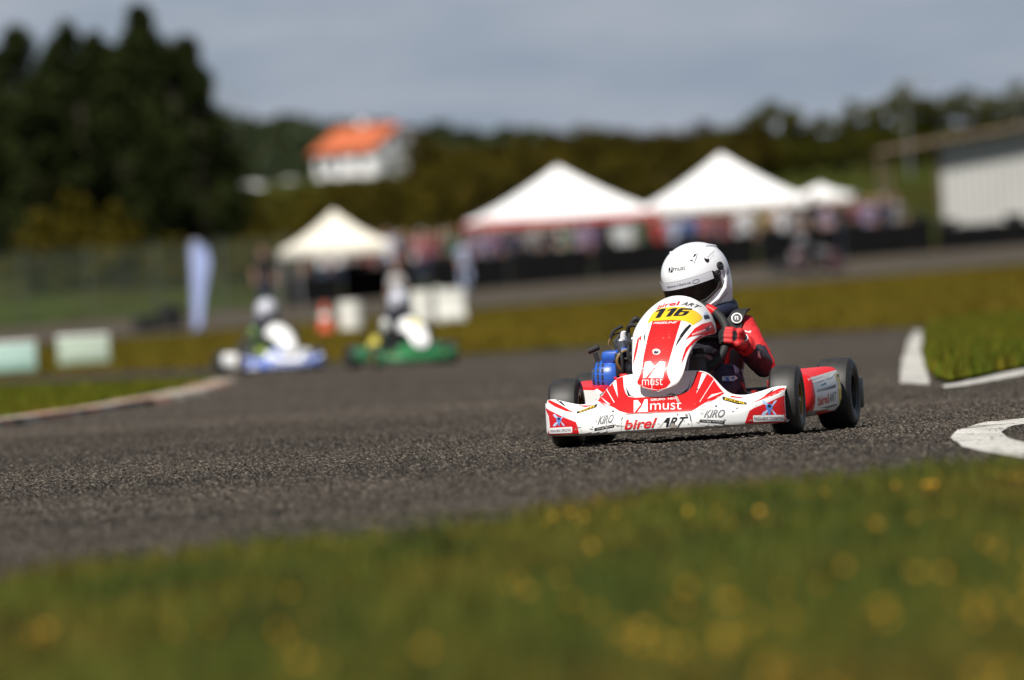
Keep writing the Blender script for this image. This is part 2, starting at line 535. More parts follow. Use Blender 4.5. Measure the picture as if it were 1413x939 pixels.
# the same surface farther on, coarser mesh
dr2 = [D1 - .3]
while dr2[-1] < 117: dr2.append(dr2[-1] + 0.05 + 0.0022 * (dr2[-1] - 58))
dr2 = np.array(dr2); nx2 = 760
h2 = np.clip(rng.normal(0, 1, (len(dr2), nx2)), -1.1, 2.4) * 0.0034
h2[:, 0] = h2[:, -1] = -.006; h2[-1] = -.006; h2[0] = -.002
v2 = np.stack(np.broadcast_arrays(np.linspace(-8.5, 9.5, nx2)[None, :], dr2[:, None], 0.0104 + h2), -1).reshape(-1, 3)
ii, jj = np.meshgrid(np.arange(len(dr2) - 1), np.arange(nx2 - 1), indexing='ij')
q2 = np.stack([ii * nx2 + jj, ii * nx2 + jj + 1, (ii + 1) * nx2 + jj + 1, (ii + 1) * nx2 + jj], -1).reshape(-1, 4)
tag(link('track_surface', np_mesh('track_surface', v2, q2, [M['stones']], False)), kind='structure')

# verge of grass in front of the track
verge_pts = [(-40, -10), (40, -10)] + [(p[0], p[1]) for p in reversed(smooth_path(near_line))]
flat_poly('grass_verge', verge_pts, 0.020, M['verge'])
# grass island on the left, grass corner on the right
isl_low = [G(*p) for p in [(-260, 622), (-120, 604), (0, 588), (100, 573), (190, 559), (250, 547), (303, 531)]]
isl_up = [G(*p) for p in [(303, 531), (270, 530), (200, 532), (100, 536), (0, 540), (-120, 545), (-260, 552)]]
flat_poly('grass_island', [(p.x, p.y) for p in isl_low] + [(p.x, p.y) for p in isl_up[1:]], 0.045, M['green_grass'])
cor_px = [(1286, 459), (1278, 478), (1275, 498), (1279, 516), (1290, 528), (1312, 535), (1360, 525), (1413, 514), (1520, 492), (1700, 455), (1700, 440), (1413, 444), (1350, 450)]
cor = [G(*p) for p in cor_px]
flat_poly('grass_corner', [(p.x, p.y) for p in cor], 0.040, M['green_grass'])

def kerb_strip(name, px, w, h, m, z0=0.004):
    """raised strip along a path of ground points"""
    c = smooth_path([(p.x, p.y) for p in px], 6)
    mb = MB(); vs = []; fs = []
    for i, p in enumerate(c):
        t = (c[min(i + 1, len(c) - 1)] - c[max(i - 1, 0)]).normalized(); nrm = Vector((-t.y, t.x))
        for (s, z) in ((-.5, z0), (-.42, z0 + h), (.42, z0 + h), (.5, z0)):
            qn = p + nrm * (s * w); vs.append((qn.x, qn.y, z))
    for i in range(len(c) - 1):
        for k in range(3):
            a = i * 4 + k; fs.append((a, a + 1, a + 5, a + 4))
    mb.add(vs, fs, m, False)
    return tag(mb.build(name), kind='structure')
kerb_strip('kerb', [G(*p) for p in [(180, 563), (215, 557), (255, 549), (285, 539), (305, 531)]], 0.38, 0.05, M['kerb'])
kerb_strip('kerb', [G(*p) for p in [(-260, 626), (-100, 605), (0, 591), (60, 582), (130, 572), (180, 563)]], 0.22, 0.05, M['kerb'])

def paint_px(pxs, z=0.012):
    fine = []
    for i, p in enumerate(pxs):          # chipped, uneven edges
        q_ = pxs[(i + 1) % len(pxs)]; n_ = max(1, int(math.hypot(q_[0] - p[0], (q_[1] - p[1]) * 3) / 9))
        for k in range(n_): fine.append((p[0] + (q_[0] - p[0]) * k / n_ + random.uniform(-1.2, 1.2), p[1] + (q_[1] - p[1]) * k / n_ + random.uniform(-.5, .5)))
    pts = [G(*p) for p in fine]
    return flat_poly('painted_line', [(p.x, p.y) for p in pts], z, M['paint'])
paint_px([(1262, 460), (1254, 476), (1247, 495), (1244, 512), (1242, 533), (1284, 536), (1279, 520), (1276, 502), (1279, 480), (1284, 460)], 0.017)
paint_px([(1302, 538), (1312, 536), (1360, 526), (1413, 515), (1520, 493), (1700, 456), (1700, 462), (1520, 500), (1413, 522), (1360, 533), (1312, 541), (1302, 541)], 0.0205)
paint_px([(1620, 575), (1500, 577), (1413, 583), (1360, 589), (1322, 600), (1312, 611), (1328, 623), (1365, 632), (1413, 639), (1500, 642), (1620, 640), (1620, 626), (1500, 624), (1413, 618), (1390, 611), (1382, 603), (1392, 595), (1413, 591), (1500, 584), (1620, 581)], 0.0165)

# ------------------------------------------------------------------ grass blades and flowers
def blades(name, xy, z0, hmin, hmax, w, m, lean=0.5, dry=None):
    n = len(xy)
    a = rng.uniform(0, 2 * np.pi, n); h = rng.uniform(hmin, hmax, n); l = rng.uniform(0, lean, n) * h
    la = rng.uniform(0, 2 * np.pi, n)
    bx = np.cos(a) * w / 2; by = np.sin(a) * w / 2
    base = np.stack([xy[:, 0], xy[:, 1], np.broadcast_to(z0, n)], 1)
    v0 = base + np.stack([-bx, -by, np.zeros(n)], 1); v1 = base + np.stack([bx, by, np.zeros(n)], 1)
    tip = base + np.stack([np.cos(la) * l, np.sin(la) * l, h], 1)
    mid0 = (v0 * .45 + tip * .55); mid0[:, 2] = base[:, 2] + h * .62
    v = np.stack([v0, v1, tip, mid0], 1).reshape(-1, 3)
    q = (np.arange(n) * 4)[:, None] + np.array([0, 1, 2, 3])[None]
    return link(name, np_mesh(name, v, q, [m], False))
M['blade'] = multi_noise_mat('grass_blades', [(None, 0, 0, (0.094, 0.106, 0.019)), (1.7, .46, .58, (0.130, 0.112, 0.021)), (2.4, .48, .58, (0.048, 0.070, 0.017)), (1.2, .54, .64, (0.135, 0.092, 0.020)), (4.5, .54, .63, (0.032, 0.038, 0.014))], rough=0.7)
bx = []
while sum(len(b) for b in bx) < 170000:
    x = rng.uniform(-5.5, 5.5, 60000); y = rng.uniform(9.5, 32.5, 60000)
    lim = np.interp(x, [p[0] for p in near_line], [p[1] for p in near_line])
    clump = np.sin(x * 3.1 + np.sin(y * 1.7)) * np.sin(y * 2.3 + x) * .5 + .5
    ok = (y < lim + rng.normal(0, .10, len(y))) & (rng.random(len(y)) < .25 + .75 * clump) & (np.abs(x) < 1.2 + y * .13)
    bx.append(np.stack([x[ok], y[ok]], 1))
xy = np.concatenate(bx)
tag(blades('grass', xy, 0.018, 0.03, 0.085, 0.012, M['blade']), kind='stuff')
M['petal'] = mat('yellow_petals', (0.46, 0.24, 0.005), 0.7)
M['stalk'] = mat('flower_stalk', (0.05, 0.07, 0.015), 0.7)
mb = MB()
centres = [(lambda d: (d, random.uniform(-.05, .066) ** 1 * d if random.random() < .35 else random.uniform(.0, .066) * d))(random.uniform(12.5, 27.5)) for _ in range(90)]
for k in range(330):
    d, x = random.choice(centres); d += random.gauss(0, .12); x += random.gauss(0, .030)
    if d > np.interp(x, [p[0] for p in near_line], [p[1] for p in near_line]) - 2.2: continue
    h = random.uniform(.03, .065); r = random.uniform(.0045, .0085)
    mb.tube([(x, d, 0.02), (x + random.uniform(-.01, .01), d, 0.02 + h)], .0015, M['stalk'], 4)
    c = Vector((x, d, .022 + h)); vs = [c + Vector((0, -.003, .001))]; fs = []
    for i in range(8):
        an = i * math.pi / 4; rr = r if i % 2 else r * .75
        vs.append(c + Vector((math.cos(an) * rr, math.sin(an) * rr * .45, math.sin(an) * rr * .85)))
    for i in range(8): fs.append((0, 1 + i, 1 + (i + 1) % 8))
    mb.add(vs, fs, M['petal'], False)
tag(mb.build('wildflowers'), kind='stuff')
# tufts on the corner and the island so that their edges are uneven
def in_poly(px, py, poly):
    ok = np.zeros(len(px), bool); n = len(poly)
    for i in range(n):
        x1, y1 = poly[i][0], poly[i][1]; x2, y2 = poly[i - 1][0], poly[i - 1][1]
        c = ((y1 > py) != (y2 > py)) & (px < (x2 - x1) * (py - y1) / (y2 - y1 + 1e-12) + x1)
        ok ^= c
    return ok
def fill_poly(poly, n):
    xs = [p[0] for p in poly]; ys = [p[1] for p in poly]
    x = rng.uniform(min(xs), max(xs), n); y = rng.uniform(min(ys), max(ys), n)
    k = in_poly(x, y, poly)
    return np.stack([x[k], y[k]], 1)
M['blade_green'] = multi_noise_mat('corner_grass_blades', [(None, 0, 0, (0.080, 0.098, 0.011)), (0.5, .45, .62, (0.125, 0.100, 0.013)), (1.5, .5, .7, (0.05, 0.062, 0.010))], rough=0.7)
tag(blades('corner_grass', fill_poly([(p.x, p.y) for p in cor], 60000), 0.038, .05, .14, .03, M['blade_green']), kind='stuff')
tag(blades('island_grass', fill_poly([(p.x, p.y) for p in isl_low] + [(p.x, p.y) for p in isl_up], 30000), 0.043, .02, .05, .03, M['blade_green']), kind='stuff')
M['blade_dry'] = multi_noise_mat('dry_grass_blades', [(None, 0, 0, (0.112, 0.086, 0.011)), (0.10, .42, .62, (0.085, 0.080, 0.011)), (0.4, .5, .7, (0.120, 0.070, 0.014))], rough=0.8)
n = 70000
yy = 128 + rng.random(n) ** 1.3 * 118; xx = rng.uniform(-.075, .075, n) * yy
fl = np.interp(xx, [p[0] for p in reversed(far_line)], [p[1] for p in reversed(far_line)])
k = yy > fl
tag(blades('dry_grass', np.stack([xx[k], yy[k]], 1), terrain(xx[k], yy[k]) - .01, .03, .09, .06, M['blade_dry'], .9), kind='stuff')

# ================================================================== THE RACING KART
# kart space: origin under the front axle, -Y is forward, +X the driver's left, Z up
YAW = R(-12.0)
KART_LOC = Vector(((937 - 706.5) / 365.0 + 0.0, 43.0, 0.0))
_g = G(937, 608); KART_LOC.x = _g.x * 43.0 / _g.y
KART_LOC.z = 0.0125
KS = 42.0 / 43.0                                  # a small junior kart
KART_LOC = Vector((0, 0, CAMH)) + (KART_LOC - Vector((0, 0, CAMH))) * KS
K = empty('racing_kart', 'red and white racing kart number 116 leading on the grey asphalt', 'kart', KART_LOC, YAW, None, KS)
KM = Matrix.Translation(KART_LOC) @ Matrix.Rotation(YAW, 4, 'Z') @ Matrix.Scale(KS, 4)
KI = KM.inverted()

# artwork is drawn in photograph coordinates and laid on the kart's real surfaces
def Z1(x, y): return (730 + x / 2.933, 320 + y / 2.933)
def Z2(x, y): return (740 + x / 5.8875, 500 + y / 5.8875)
def Z3(x, y): return (960 + x / 5.652, 480 + y / 5.652)
def Z4(x, y): return (880 + x / 5.87, 320 + y / 5.87)
def Z5(x, y): return (800 + x / 5.046, 400 + y / 5.046)
def Z8(x, y): return (850 + x / 7.225, 410 + y / 7.225)

def curve_tris(o):
    me = bpy.data.meshes.new_from_object(o.evaluated_get(bpy.context.evaluated_depsgraph_get()))
    cu = o.data
    bpy.data.objects.remove(o)
    return me

def poly2d(pts):
    cu = bpy.data.curves.new('art', 'CURVE'); cu.dimensions = '2D'; cu.fill_mode = 'BOTH'
    for c in (pts if isinstance(pts[0], list) else [pts]):
        sp = cu.splines.new('POLY'); sp.points.add(len(c) - 1)
        for i, p in enumerate(c): sp.points[i].co = (p[0], -p[1], 0, 1)
        sp.use_cyclic_u = True
    o = bpy.data.objects.new('art', cu); C.objects.link(o)
    return curve_tris(o)

def text2d(s, quad, shear=0.0, bold=0.0, space=1.0):
    """quad: bottom-left, bottom-right, top-right, top-left in photo pixels"""
    cu = bpy.data.curves.new('art', 'FONT'); cu.body = s; cu.shear = shear; cu.offset = bold; cu.space_character = space
    cu.resolution_u = 4
    o = bpy.data.objects.new('art', cu); C.objects.link(o)
    me = curve_tris(o)
    n = len(me.vertices); co = np.empty(n * 3); me.vertices.foreach_get('co', co); co = co.reshape(-1, 3)
    lo = co.min(0); hi = co.max(0); t = (co - lo) / np.maximum(hi - lo, 1e-6)
    bl, br, tr, tl = [np.array(p, float) for p in quad]
    u = t[:, :1]; v = t[:, 1:2]
    pos = bl * (1 - u) * (1 - v) + br * u * (1 - v) + tr * u * v + tl * (1 - u) * v
    co[:, 0] = pos[:, 0]; co[:, 1] = -pos[:, 1]; co[:, 2] = 0
    me.vertices.foreach_set('co', co.ravel())
    return me

def arc_text2d(s, base, top, shear=0.0, bold=0.0):
    """text between two polylines (photo pixels), for lettering on a bow"""
    me = text2d(s, [(0, 1), (1, 1), (1, 0), (0, 0)], shear, bold)
    def samp(pl, t):
        pl = np.array(pl, float); k = np.linspace(0, 1, len(pl))
        return np.array([np.interp(t, k, pl[:, 0]), np.interp(t, k, pl[:, 1])])
    for v in me.vertices:
        u, w = v.co.x, 1 + v.co.y
        b = samp(base, u); t = samp(top, u); p = b * (1 - w) + t * w
        v.co = (p[0], -p[1], 0)
    return me

class Surface:
    def __init__(self, verts, faces):
        self.bvh = BVHTree.FromPolygons([Vector(v) for v in verts], faces)

def lay(mb, surf, me2d, m, layer=1, maxlen=2.2, maxdepth=None):
    """lay flat artwork (photo pixels) on a kart surface as thin print"""
    b = bmesh.new(); b.from_mesh(me2d)
    bmesh.ops.triangulate(b, faces=b.faces[:])
    for _ in range(7):
        es = [e for e in b.edges if e.calc_length() > maxlen]
        if not es: break
        bmesh.ops.subdivide_edges(b, edges=es, cuts=1, use_grid_fill=False)
        bmesh.ops.triangulate(b, faces=[f for f in b.faces if len(f.verts) > 3])
    b.verts.index_update()
    org = KI @ Vector((0, 0, CAMH)); R3 = KI.to_3x3()
    off = 0.0004 + 0.00035 * layer
    vs = []
    for v in b.verts:
        d = (R3 @ ray(v.co.x, -v.co.y)).normalized()
        h = surf.bvh.ray_cast(org, d)
        if h[0] is None: vs.append(None)
        else:
            n = h[1]
            if n.dot(d) > 0: n = -n
            vs.append(h[0] + n * off)
    fs = []
    for f in b.faces:
        ids = [v.index for v in f.verts]
        if any(vs[i] is None for i in ids): continue
        ps = [vs[i] for i in ids]
        if max((ps[0] - ps[1]).length, (ps[1] - ps[2]).length, (ps[2] - ps[0]).length) > 0.12: continue
        fs.append(ids)
    b.free()
    used = sorted({i for f in fs for i in f}); mp = {i: k for k, i in enumerate(used)}
    mb.add([vs[i] for i in used], [tuple(mp[i] for i in f) for f in fs], m, True)
    bpy.data.meshes.remove(me2d)

def zz(Z, *pts): return [Z(*p) for p in pts]

def solid(verts, faces, th):
    me = bpy.data.meshes.new('shell'); me.from_pydata([tuple(v) for v in verts], [], faces); me.update()
    out = evaluated(me, [('SOLIDIFY', dict(thickness=th, offset=-1.0))])
    bpy.data.meshes.remove(me)
    return out

def smooth_tab(x, tab, w=0.02):
    """smoothed interpolation of a table [(x, value)]"""
    xs = [t[0] for t in tab]; ys = [t[1] for t in tab]
    return sum(np.interp(x + o, xs, ys) * k for o, k in ((-w, .12), (-w / 2, .22), (0, .32), (w / 2, .22), (w, .12)))

# ---- front bumper ------------------------------------------------
def bumper_surface():
    HW = 0.466
    tab_top = [(0, .256), (.13, .254), (.17, .246), (.195, .226), (.22, .196), (.245, .168), (.27, .154), (.32, .149), (.38, .163), (.43, .177), (.466, .173)]
    tab_zc = [(0, .108), (.20, .108), (.28, .104), (.34, .112), (.40, .135), (.44, .155), (.466, .164)]
    tab_yf = [(0, -.385), (.15, -.378), (.25, -.350), (.34, -.295), (.42, -.225), (.466, -.175)]
    tab_yb = [(0, -.165), (.16, -.175), (.24, -.205), (.30, -.205), (.38, -.165), (.466, -.125)]
    tab_lo = [(0, .027), (.3, .029), (.43, .032), (.466, .035)]
    ns, ntt = 170, 44
    V = []; F = []
    for i in range(ns + 1):
        x = -HW + 2 * HW * i / ns; a = abs(x)
        zt = smooth_tab(a, tab_top); zc = smooth_tab(a, tab_zc); yf = smooth_tab(a, tab_yf); yb = smooth_tab(a, tab_yb); lo = smooth_tab(a, tab_lo)
        zt = max(zt, zc + .006)
        pts = [(yf + .07, lo + .004), (yf + .020, lo), (yf + .006, lo + .004), (yf, lo + .012), (yf - .001, lo + .020), (yf - .001, (lo + zc) / 2 + .01), (yf + .004, zc - .012), (yf + .012, zc - .002)]
        # upper surface: hollow scoop at the wings, straight slope at the centre
        hollow = np.interp(a, [0, .2, .3, .45], [0.0, .006, .020, .008])
        for k in range(1, 7):
            t = k / 6
            y = yf + .012 + (yb - yf - .012) * t
            z = zc - .002 + (zt - zc + .002) * (t ** np.interp(a, [0, .22, .32], [.85, .9, 1.25])) - hollow * math.sin(math.pi * t)
            pts.append((y, z))
        pts.append((yb + .012, zt - .010))
        P_ = np.array(pts); s = np.concatenate([[0], np.cumsum(np.linalg.norm(np.diff(P_, axis=0), axis=1))]); s /= s[-1]
        tt = np.linspace(0, 1, ntt + 1)
        yy = np.interp(tt, s, P_[:, 0]); zz_ = np.interp(tt, s, P_[:, 1])
        ker = np.array([.25, .5, .25])
        for _ in range(2):
            yy[1:-1] = np.convolve(yy, ker, 'valid'); zz_[1:-1] = np.convolve(zz_, ker, 'valid')
        # the tips bend out and round off
        tip = max(0, (a - .44) / .026)
        for y, z in zip(yy, zz_):
            V.append((x - .012 - math.copysign(.006 * tip * tip, x), y + .010 * tip * tip, z))
    for i in range(ns):
        for k in range(ntt):
            p = i * (ntt + 1) + k
            F.append((p, p + ntt + 1, p + ntt + 2, p + 1))
    return V, F
BV, BF = bumper_surface()
bump_surf = Surface(BV, BF)
mb = MB()
sh = solid(BV, BF, 0.007)
# lower lip is scraped: its faces get the lip plastic
for p in sh.polygons: pass
lipset = []
vsl = [v.co.copy() for v in sh.vertices]
white_f = []; lip_f = []
for p in sh.polygons:
    c = p.center
    zl = np.interp(abs(c.x), [0, .3, .43, .466], [.027, .029, .032, .035])
    (lip_f if c.z < zl + .011 else white_f).append(tuple(p.vertices))
mb.add(vsl, white_f, M['white']); b0 = len(mb.v)
mb.add(vsl, lip_f, M['lip'])
L = lambda me, m, layer=1, **k: lay(mb, bump_surf, me, M[m], layer, **k)
L(poly2d(zz(Z1, (275, 682), (300, 640), (322, 606), (340, 588), (360, 578), (379, 572), (384, 632), (392, 655), (402, 668), (430, 672), (560, 667), (625, 656), (645, 646), (655, 630), (668, 600), (679, 566), (700, 568), (722, 576), (742, 590), (765, 625), (790, 655), (745, 675), (700, 700), (676, 716), (655, 728), (600, 733), (400, 736), (365, 726), (345, 713), (305, 695))), 'red', 1)
for pts in (((333, 600), (352, 590), (360, 672)), ((311, 636), (314, 634), (347, 692), (344, 693)), ((700, 573), (719, 577), (677, 656)), ((746, 600), (748, 601), (692, 690), (690, 689)), ((738, 660), (790, 648), (720, 678)), ((290, 668), (330, 700), (318, 700))):
    L(poly2d(zz(Z1, *pts)), 'white', 2)
L(poly2d(zz(Z1, (783, 656), (792, 653), (714, 704))), 'red', 1)
L(poly2d(zz(Z1, (279, 684), (300, 694), (321, 716))), 'red', 1)
# black darts beside the fairing
L(poly2d(zz(Z5, (318, 670), (335, 740), (385, 748), (352, 736))), 'ink', 2)
L(poly2d(zz(Z5, (778, 620), (752, 690), (700, 728), (740, 715), (757, 695))), 'ink', 2)
# framed panel with the maker's name
fr = zz(Z2, (690, 470), (697, 440), (712, 428), (735, 421), (940, 412), (1228, 404), (1245, 412), (1253, 430), (1262, 480), (1254, 480), (1245, 434), (1238, 420), (1226, 413), (940, 421), (738, 430), (718, 437), (706, 447), (697, 471))
L(poly2d(fr), 'ink', 2)
L(poly2d(zz(Z2, (690, 470), (694, 470), (690, 556), (687, 556))), 'ink_lgrey', 2)
L(poly2d(zz(Z2, (1260, 470), (1264, 470), (1266, 525), (1262, 525))), 'ink_lgrey', 2)
L(text2d('birel', zz(Z2, (716, 549), (962, 533), (985, 450), (722, 470)), .12, .022), 'letter_red', 3, maxlen=3)
L(poly2d(zz(Z2, (975, 528), (1003, 526), (1062, 452), (1088, 450), (1072, 525), (1052, 526), (1060, 490), (1035, 490), (1005, 528))), 'letter_black', 3)
L(text2d('RT', zz(Z2, (1078, 525), (1190, 520), (1238, 443), (1092, 450)), .2, .015), 'letter_black', 3, maxlen=3)
# sponsor mark and name
L(poly2d(zz(Z2, (792, 312), (824, 310), (851, 344), (797, 411), (793, 411))), 'letter_white', 2)
L(poly2d(zz(Z2, (880, 305), (904, 303), (906, 403), (822, 408), (858, 358))), 'letter_white', 2)
L(text2d('must', zz(Z2, (926, 390), (1178, 386), (1180, 322), (928, 330)), 0, -.006), 'letter_white', 3, maxlen=3)
L(text2d('GRUPO  NEW', zz(Z2, (930, 318), (1150, 302), (1150, 288), (930, 300)), 0, .01), 'letter_white', 3, maxlen=4)
L(poly2d(zz(Z2, (1060, 268), (1095, 252), (1130, 262), (1150, 292), (1170, 330), (1150, 335), (1128, 290), (1098, 266), (1070, 274))), 'scuff', 4)
for pts in (((1090, 508), (1110, 490), (1130, 512), (1160, 520), (1130, 534), (1085, 530)), ((1135, 420), (1158, 418), (1150, 436), (1140, 430)), ((950, 545), (975, 540), (1010, 548), (960, 552)), ((1205, 420), (1232, 424), (1228, 440), (1212, 436))):
    L(poly2d(zz(Z2, *pts)), 'scuff', 4)
# second sponsor, both sides
L(text2d('KIRO', zz(Z2, (498, 508), (622, 492), (634, 422), (510, 440)), .25, .03), 'ink_grey', 2, maxlen=3)
L(poly2d(zz(Z2, (474, 536), (636, 506), (631, 530), (472, 558))), 'ink', 2)
L(text2d('racing school', zz(Z2, (490, 551), (622, 526), (624, 514), (492, 539)), .2, 0), 'letter_white', 3, maxlen=4)
L(text2d('KIRO', zz(Z3, (62, 545), (222, 545), (232, 482), (76, 484)), .25, .03), 'ink_grey', 2, maxlen=3)
L(poly2d(zz(Z3, (32, 560), (226, 570), (222, 593), (27, 581))), 'ink', 2)
L(text2d('racing school', zz(Z3, (46, 578), (212, 587), (214, 575), (48, 566)), .2, 0), 'letter_white', 3, maxlen=4)
def flag(Z, a, b, c, d, nx=4, ny=4):
    a, b, c, d = [np.array(Z(*p)) for p in (a, b, c, d)]
    q = lambda u, v: tuple((a * (1 - u) + b * u) * (1 - v) + (d * (1 - u) + c * u) * v)
    for i in range(nx):
        for j in range(ny):
            if (i + j) % 2 == 0:
                L(poly2d([q(i / nx, j / ny), q((i + 1) / nx, j / ny), q((i + 1) / nx, (j + 1) / ny), q(i / nx, (j + 1) / ny)]), 'ink_lgrey', 2, maxlen=6)
flag(Z2, (478, 425), (505, 400), (512, 445), (482, 512)); flag(Z2, (535, 402), (552, 400), (556, 424), (530, 425), 3, 3)
flag(Z3, (25, 480), (66, 430), (80, 478), (46, 545)); flag(Z3, (105, 450), (125, 440), (135, 475), (108, 480), 3, 3)
# small black and yellow label on each wing
L(poly2d(zz(Z2, (330, 402), (352, 398), (470, 352), (497, 338), (490, 366), (470, 374), (352, 414), (328, 420))), 'ink', 2)
L(text2d('EXCEL', zz(Z2, (350, 413), (482, 364), (484, 346), (355, 397)), .1, .02), 'yellow', 3, maxlen=4)
L(poly2d(zz(Z3, (207, 382), (240, 390), (398, 430), (398, 446), (330, 443), (210, 408))), 'ink', 2)
L(text2d('EXCEL', zz(Z3, (222, 408), (390, 445), (392, 432), (226, 390)), .1, .02), 'yellow', 3, maxlen=4)
# red end panels, labels and emblem
L(poly2d(zz(Z2, (70, 368), (110, 392), (175, 425), (240, 455), (322, 487), (336, 522), (347, 580), (106, 595), (98, 572), (112, 520), (102, 440))), 'red_end', 1)
L(poly2d(zz(Z3, (716, 362), (640, 392), (560, 430), (455, 470), (417, 495), (398, 545), (382, 594), (724, 583), (722, 560), (698, 500), (692, 430))), 'red_end', 1)
L(poly2d(zz(Z2, (107, 540), (112, 535), (288, 525), (294, 530), (294, 568), (288, 574), (114, 582), (108, 578))), 'letter_white', 2)
L(text2d('PANDA BEAR CONSULTING', zz(Z2, (119, 570), (284, 562), (282, 541), (117, 550)), 0, .012), 'ink', 3, maxlen=4)
L(poly2d(zz(Z3, (446, 532), (452, 528), (686, 525), (690, 530), (690, 568), (684, 573), (454, 580), (448, 576))), 'letter_white', 2)
L(text2d('PANDA BEAR CONSULTING', zz(Z3, (455, 568), (682, 560), (682, 538), (455, 543)), 0, .012), 'ink', 3, maxlen=4)
def emblem(Z, cx, cy, r):
    for s in (1, -1):
        pts = [(-1, -.95 * s), (-.62, -1.0 * s), (0, -.28 * s), (.62, .85 * s), (1.0, 1.0 * s), (.78, .62 * s), (.1, 0), (-.78, -.55 * s)]
        L(poly2d([Z(cx + p[0] * r, cy + p[1] * r) for p in pts]), 'lblue_print', 2 + (s < 0) * .3, maxlen=5)
    L(poly2d([Z(cx + math.cos(a) * r * .45, cy - r * .1 + math.sin(a) * r * .42) for a in np.linspace(0, 6.1, 12)]), 'blue_print', 3, maxlen=5)
    L(poly2d([Z(cx + math.cos(a) * r * .22, cy - r * .22 + math.sin(a) * r * .2) for a in np.linspace(0, 6.0, 8)]), 'ink', 4, maxlen=5)
    L(poly2d([Z(cx - r * .2, cy + r * .25), Z(cx + r * .2, cy + r * .25), Z(cx + r * .12, cy + r * .9), Z(cx - r * .12, cy + r * .9)]), 'blue_print', 3, maxlen=5)
emblem(Z2, 186, 472, 50); emblem(Z3, 572, 470, 62)
# stripes on the wing tops
for Z, pts, m in ((Z2, ((80, 316), (112, 309), (200, 352), (305, 409), (240, 399), (150, 362)), 'red'), (Z2, ((163, 308), (192, 308), (245, 362), (218, 352)), 'ink'),
                  (Z2, ((330, 353), (470, 352), (400, 366)), 'red'), (Z3, ((688, 314), (702, 324), (640, 357), (560, 392), (430, 436), (500, 402), (580, 353), (650, 319)), 'red'),
                  (Z3, ((612, 320), (560, 358), (536, 376), (566, 371), (600, 340)), 'ink'), (Z3, ((80, 435), (180, 362), (204, 352), (150, 400)), 'red'),
                  (Z3, ((395, 400), (520, 372), (500, 384), (400, 408)), 'lblue_print'), (Z3, ((270, 376), (360, 388), (360, 396), (275, 388)), 'red')):
    L(poly2d(zz(Z, *pts)), m, 1.5)
# rubber marks, stone chips, seams and bolt heads
for k in range(13):
    x = random.choice((random.uniform(860, 990), random.uniform(765, 850), random.uniform(985, 1075))); y = np.interp(x, [757, 905, 1087], [578, 560, 560]) + random.uniform(-12, 18)
    w = random.uniform(.4, 2.6); h = random.uniform(.25, .7); a_ = random.uniform(-.5, .3)
    L(poly2d([(x - w, y - a_ * w), (x, y - h), (x + w, y + a_ * w), (x + w * .2, y + h)]), random.choice(('scuff', 'scuff', 'ink_grey')), 3.7, maxlen=5)
for pts in (((836, 577), (837, 577), (838, 600), (837, 600)), ((975, 566), (976, 566), (978, 592), (977, 592))): L(poly2d(list(pts)), 'ink_lgrey', 3.2)
for cx, cy in ((866, 541), (962, 538), (846, 568), (988, 561)):
    L(poly2d([(cx + 1.5 * math.cos(a), cy + 1.2 * math.sin(a)) for a in np.linspace(0, 5.8, 10)]), 'ink', 3.4); L(poly2d([(cx + .8 * math.cos(a), cy + .6 * math.sin(a)) for a in np.linspace(0, 5.6, 8)]), 'steel', 4)
# dirt streaks along the lower edge
for k in range(34):
    x = random.uniform(775, 1075); y = np.interp(x, [765, 1083], [597, 579]) - random.uniform(1, 6)
    w = random.uniform(1.0, 5.0); h = random.uniform(.3, .8)
    L(poly2d([(x - w, y), (x, y - h), (x + w, y - .06 * w), (x + w * .3, y + h)]), 'scuff', 3.6, maxlen=5)
mb.build('front_bumper', K)

# ---- front fairing (steering shield) ------------------------------------------------
def shield_surface():
    kn = [  # W, E(y,z), C(y,z)
        (.004, -.336, .181, -.338, .179), (.048, -.335, .190, -.338, .186), (.076, -.331, .207, -.338, .200), (.093, -.323, .234, -.336, .223), (.101, -.310, .262, -.327, .252),
        (.106, -.275, .300, -.302, .295), (.115, -.215, .335, -.258, .346), (.126, -.150, .363, -.205, .396), (.141, -.060, .378, -.135, .445),
        (.150, .030, .380, -.052, .488), (.149, .095, .384, .040, .520), (.143, .140, .390, .125, .534)]
    kn = np.array(kn); t = np.linspace(0, 1, len(kn))
    nv, nu = 80, 60
    vt = np.linspace(0, 1, nv + 1) ; vt = vt * .8 + .2 * vt ** 1.6
    tab = [np.array([np.interp(v, t, kn[:, k]) for v in vt]) for k in range(5)]
    ker = np.array([.2, .6, .2])
    for a in tab:
        for _ in range(10):
            a[1:-1] = np.convolve(a, ker, 'valid')
    V = []; F = []
    for i in range(nv + 1):
        W, ey, ez, cy, cz = [a[i] for a in tab]
        e = np.interp(vt[i], [0, .35, .7, 1], [1.0, .9, .85, 1.0])
        for j in range(nu + 1):
            ph = (j / nu * 2 - 1) * math.pi / 2
            c = abs(math.cos(ph)) ** e
            x = W * math.sin(ph)
            lift = 0.0
            V.append((x, ey + (cy - ey) * c, ez + (cz - ez) * c + lift))
    for i in range(nv):
        for j in range(nu):
            p = i * (nu + 1) + j
            F.append((p, p + 1, p + nu + 2, p + nu + 1))
    return V, F
SV, SF = shield_surface()
sh_surf = Surface(SV, SF)
mb = MB()
me = solid(SV, SF, 0.006)
mb.addmesh(me, M['white'])
L = lambda me, m, layer=1, **k: lay(mb, sh_surf, me, M[m], layer, **k)
L(poly2d(zz(Z8, (365, 240), (450, 236), (560, 233), (648, 238), (618, 335), (590, 430), (558, 540), (530, 640), (514, 700), (511, 762), (525, 808), (546, 852), (502, 903), (430, 935), (350, 940), (270, 920), (203, 875), (240, 780), (262, 700), (277, 590), (318, 400))), 'red', 1)
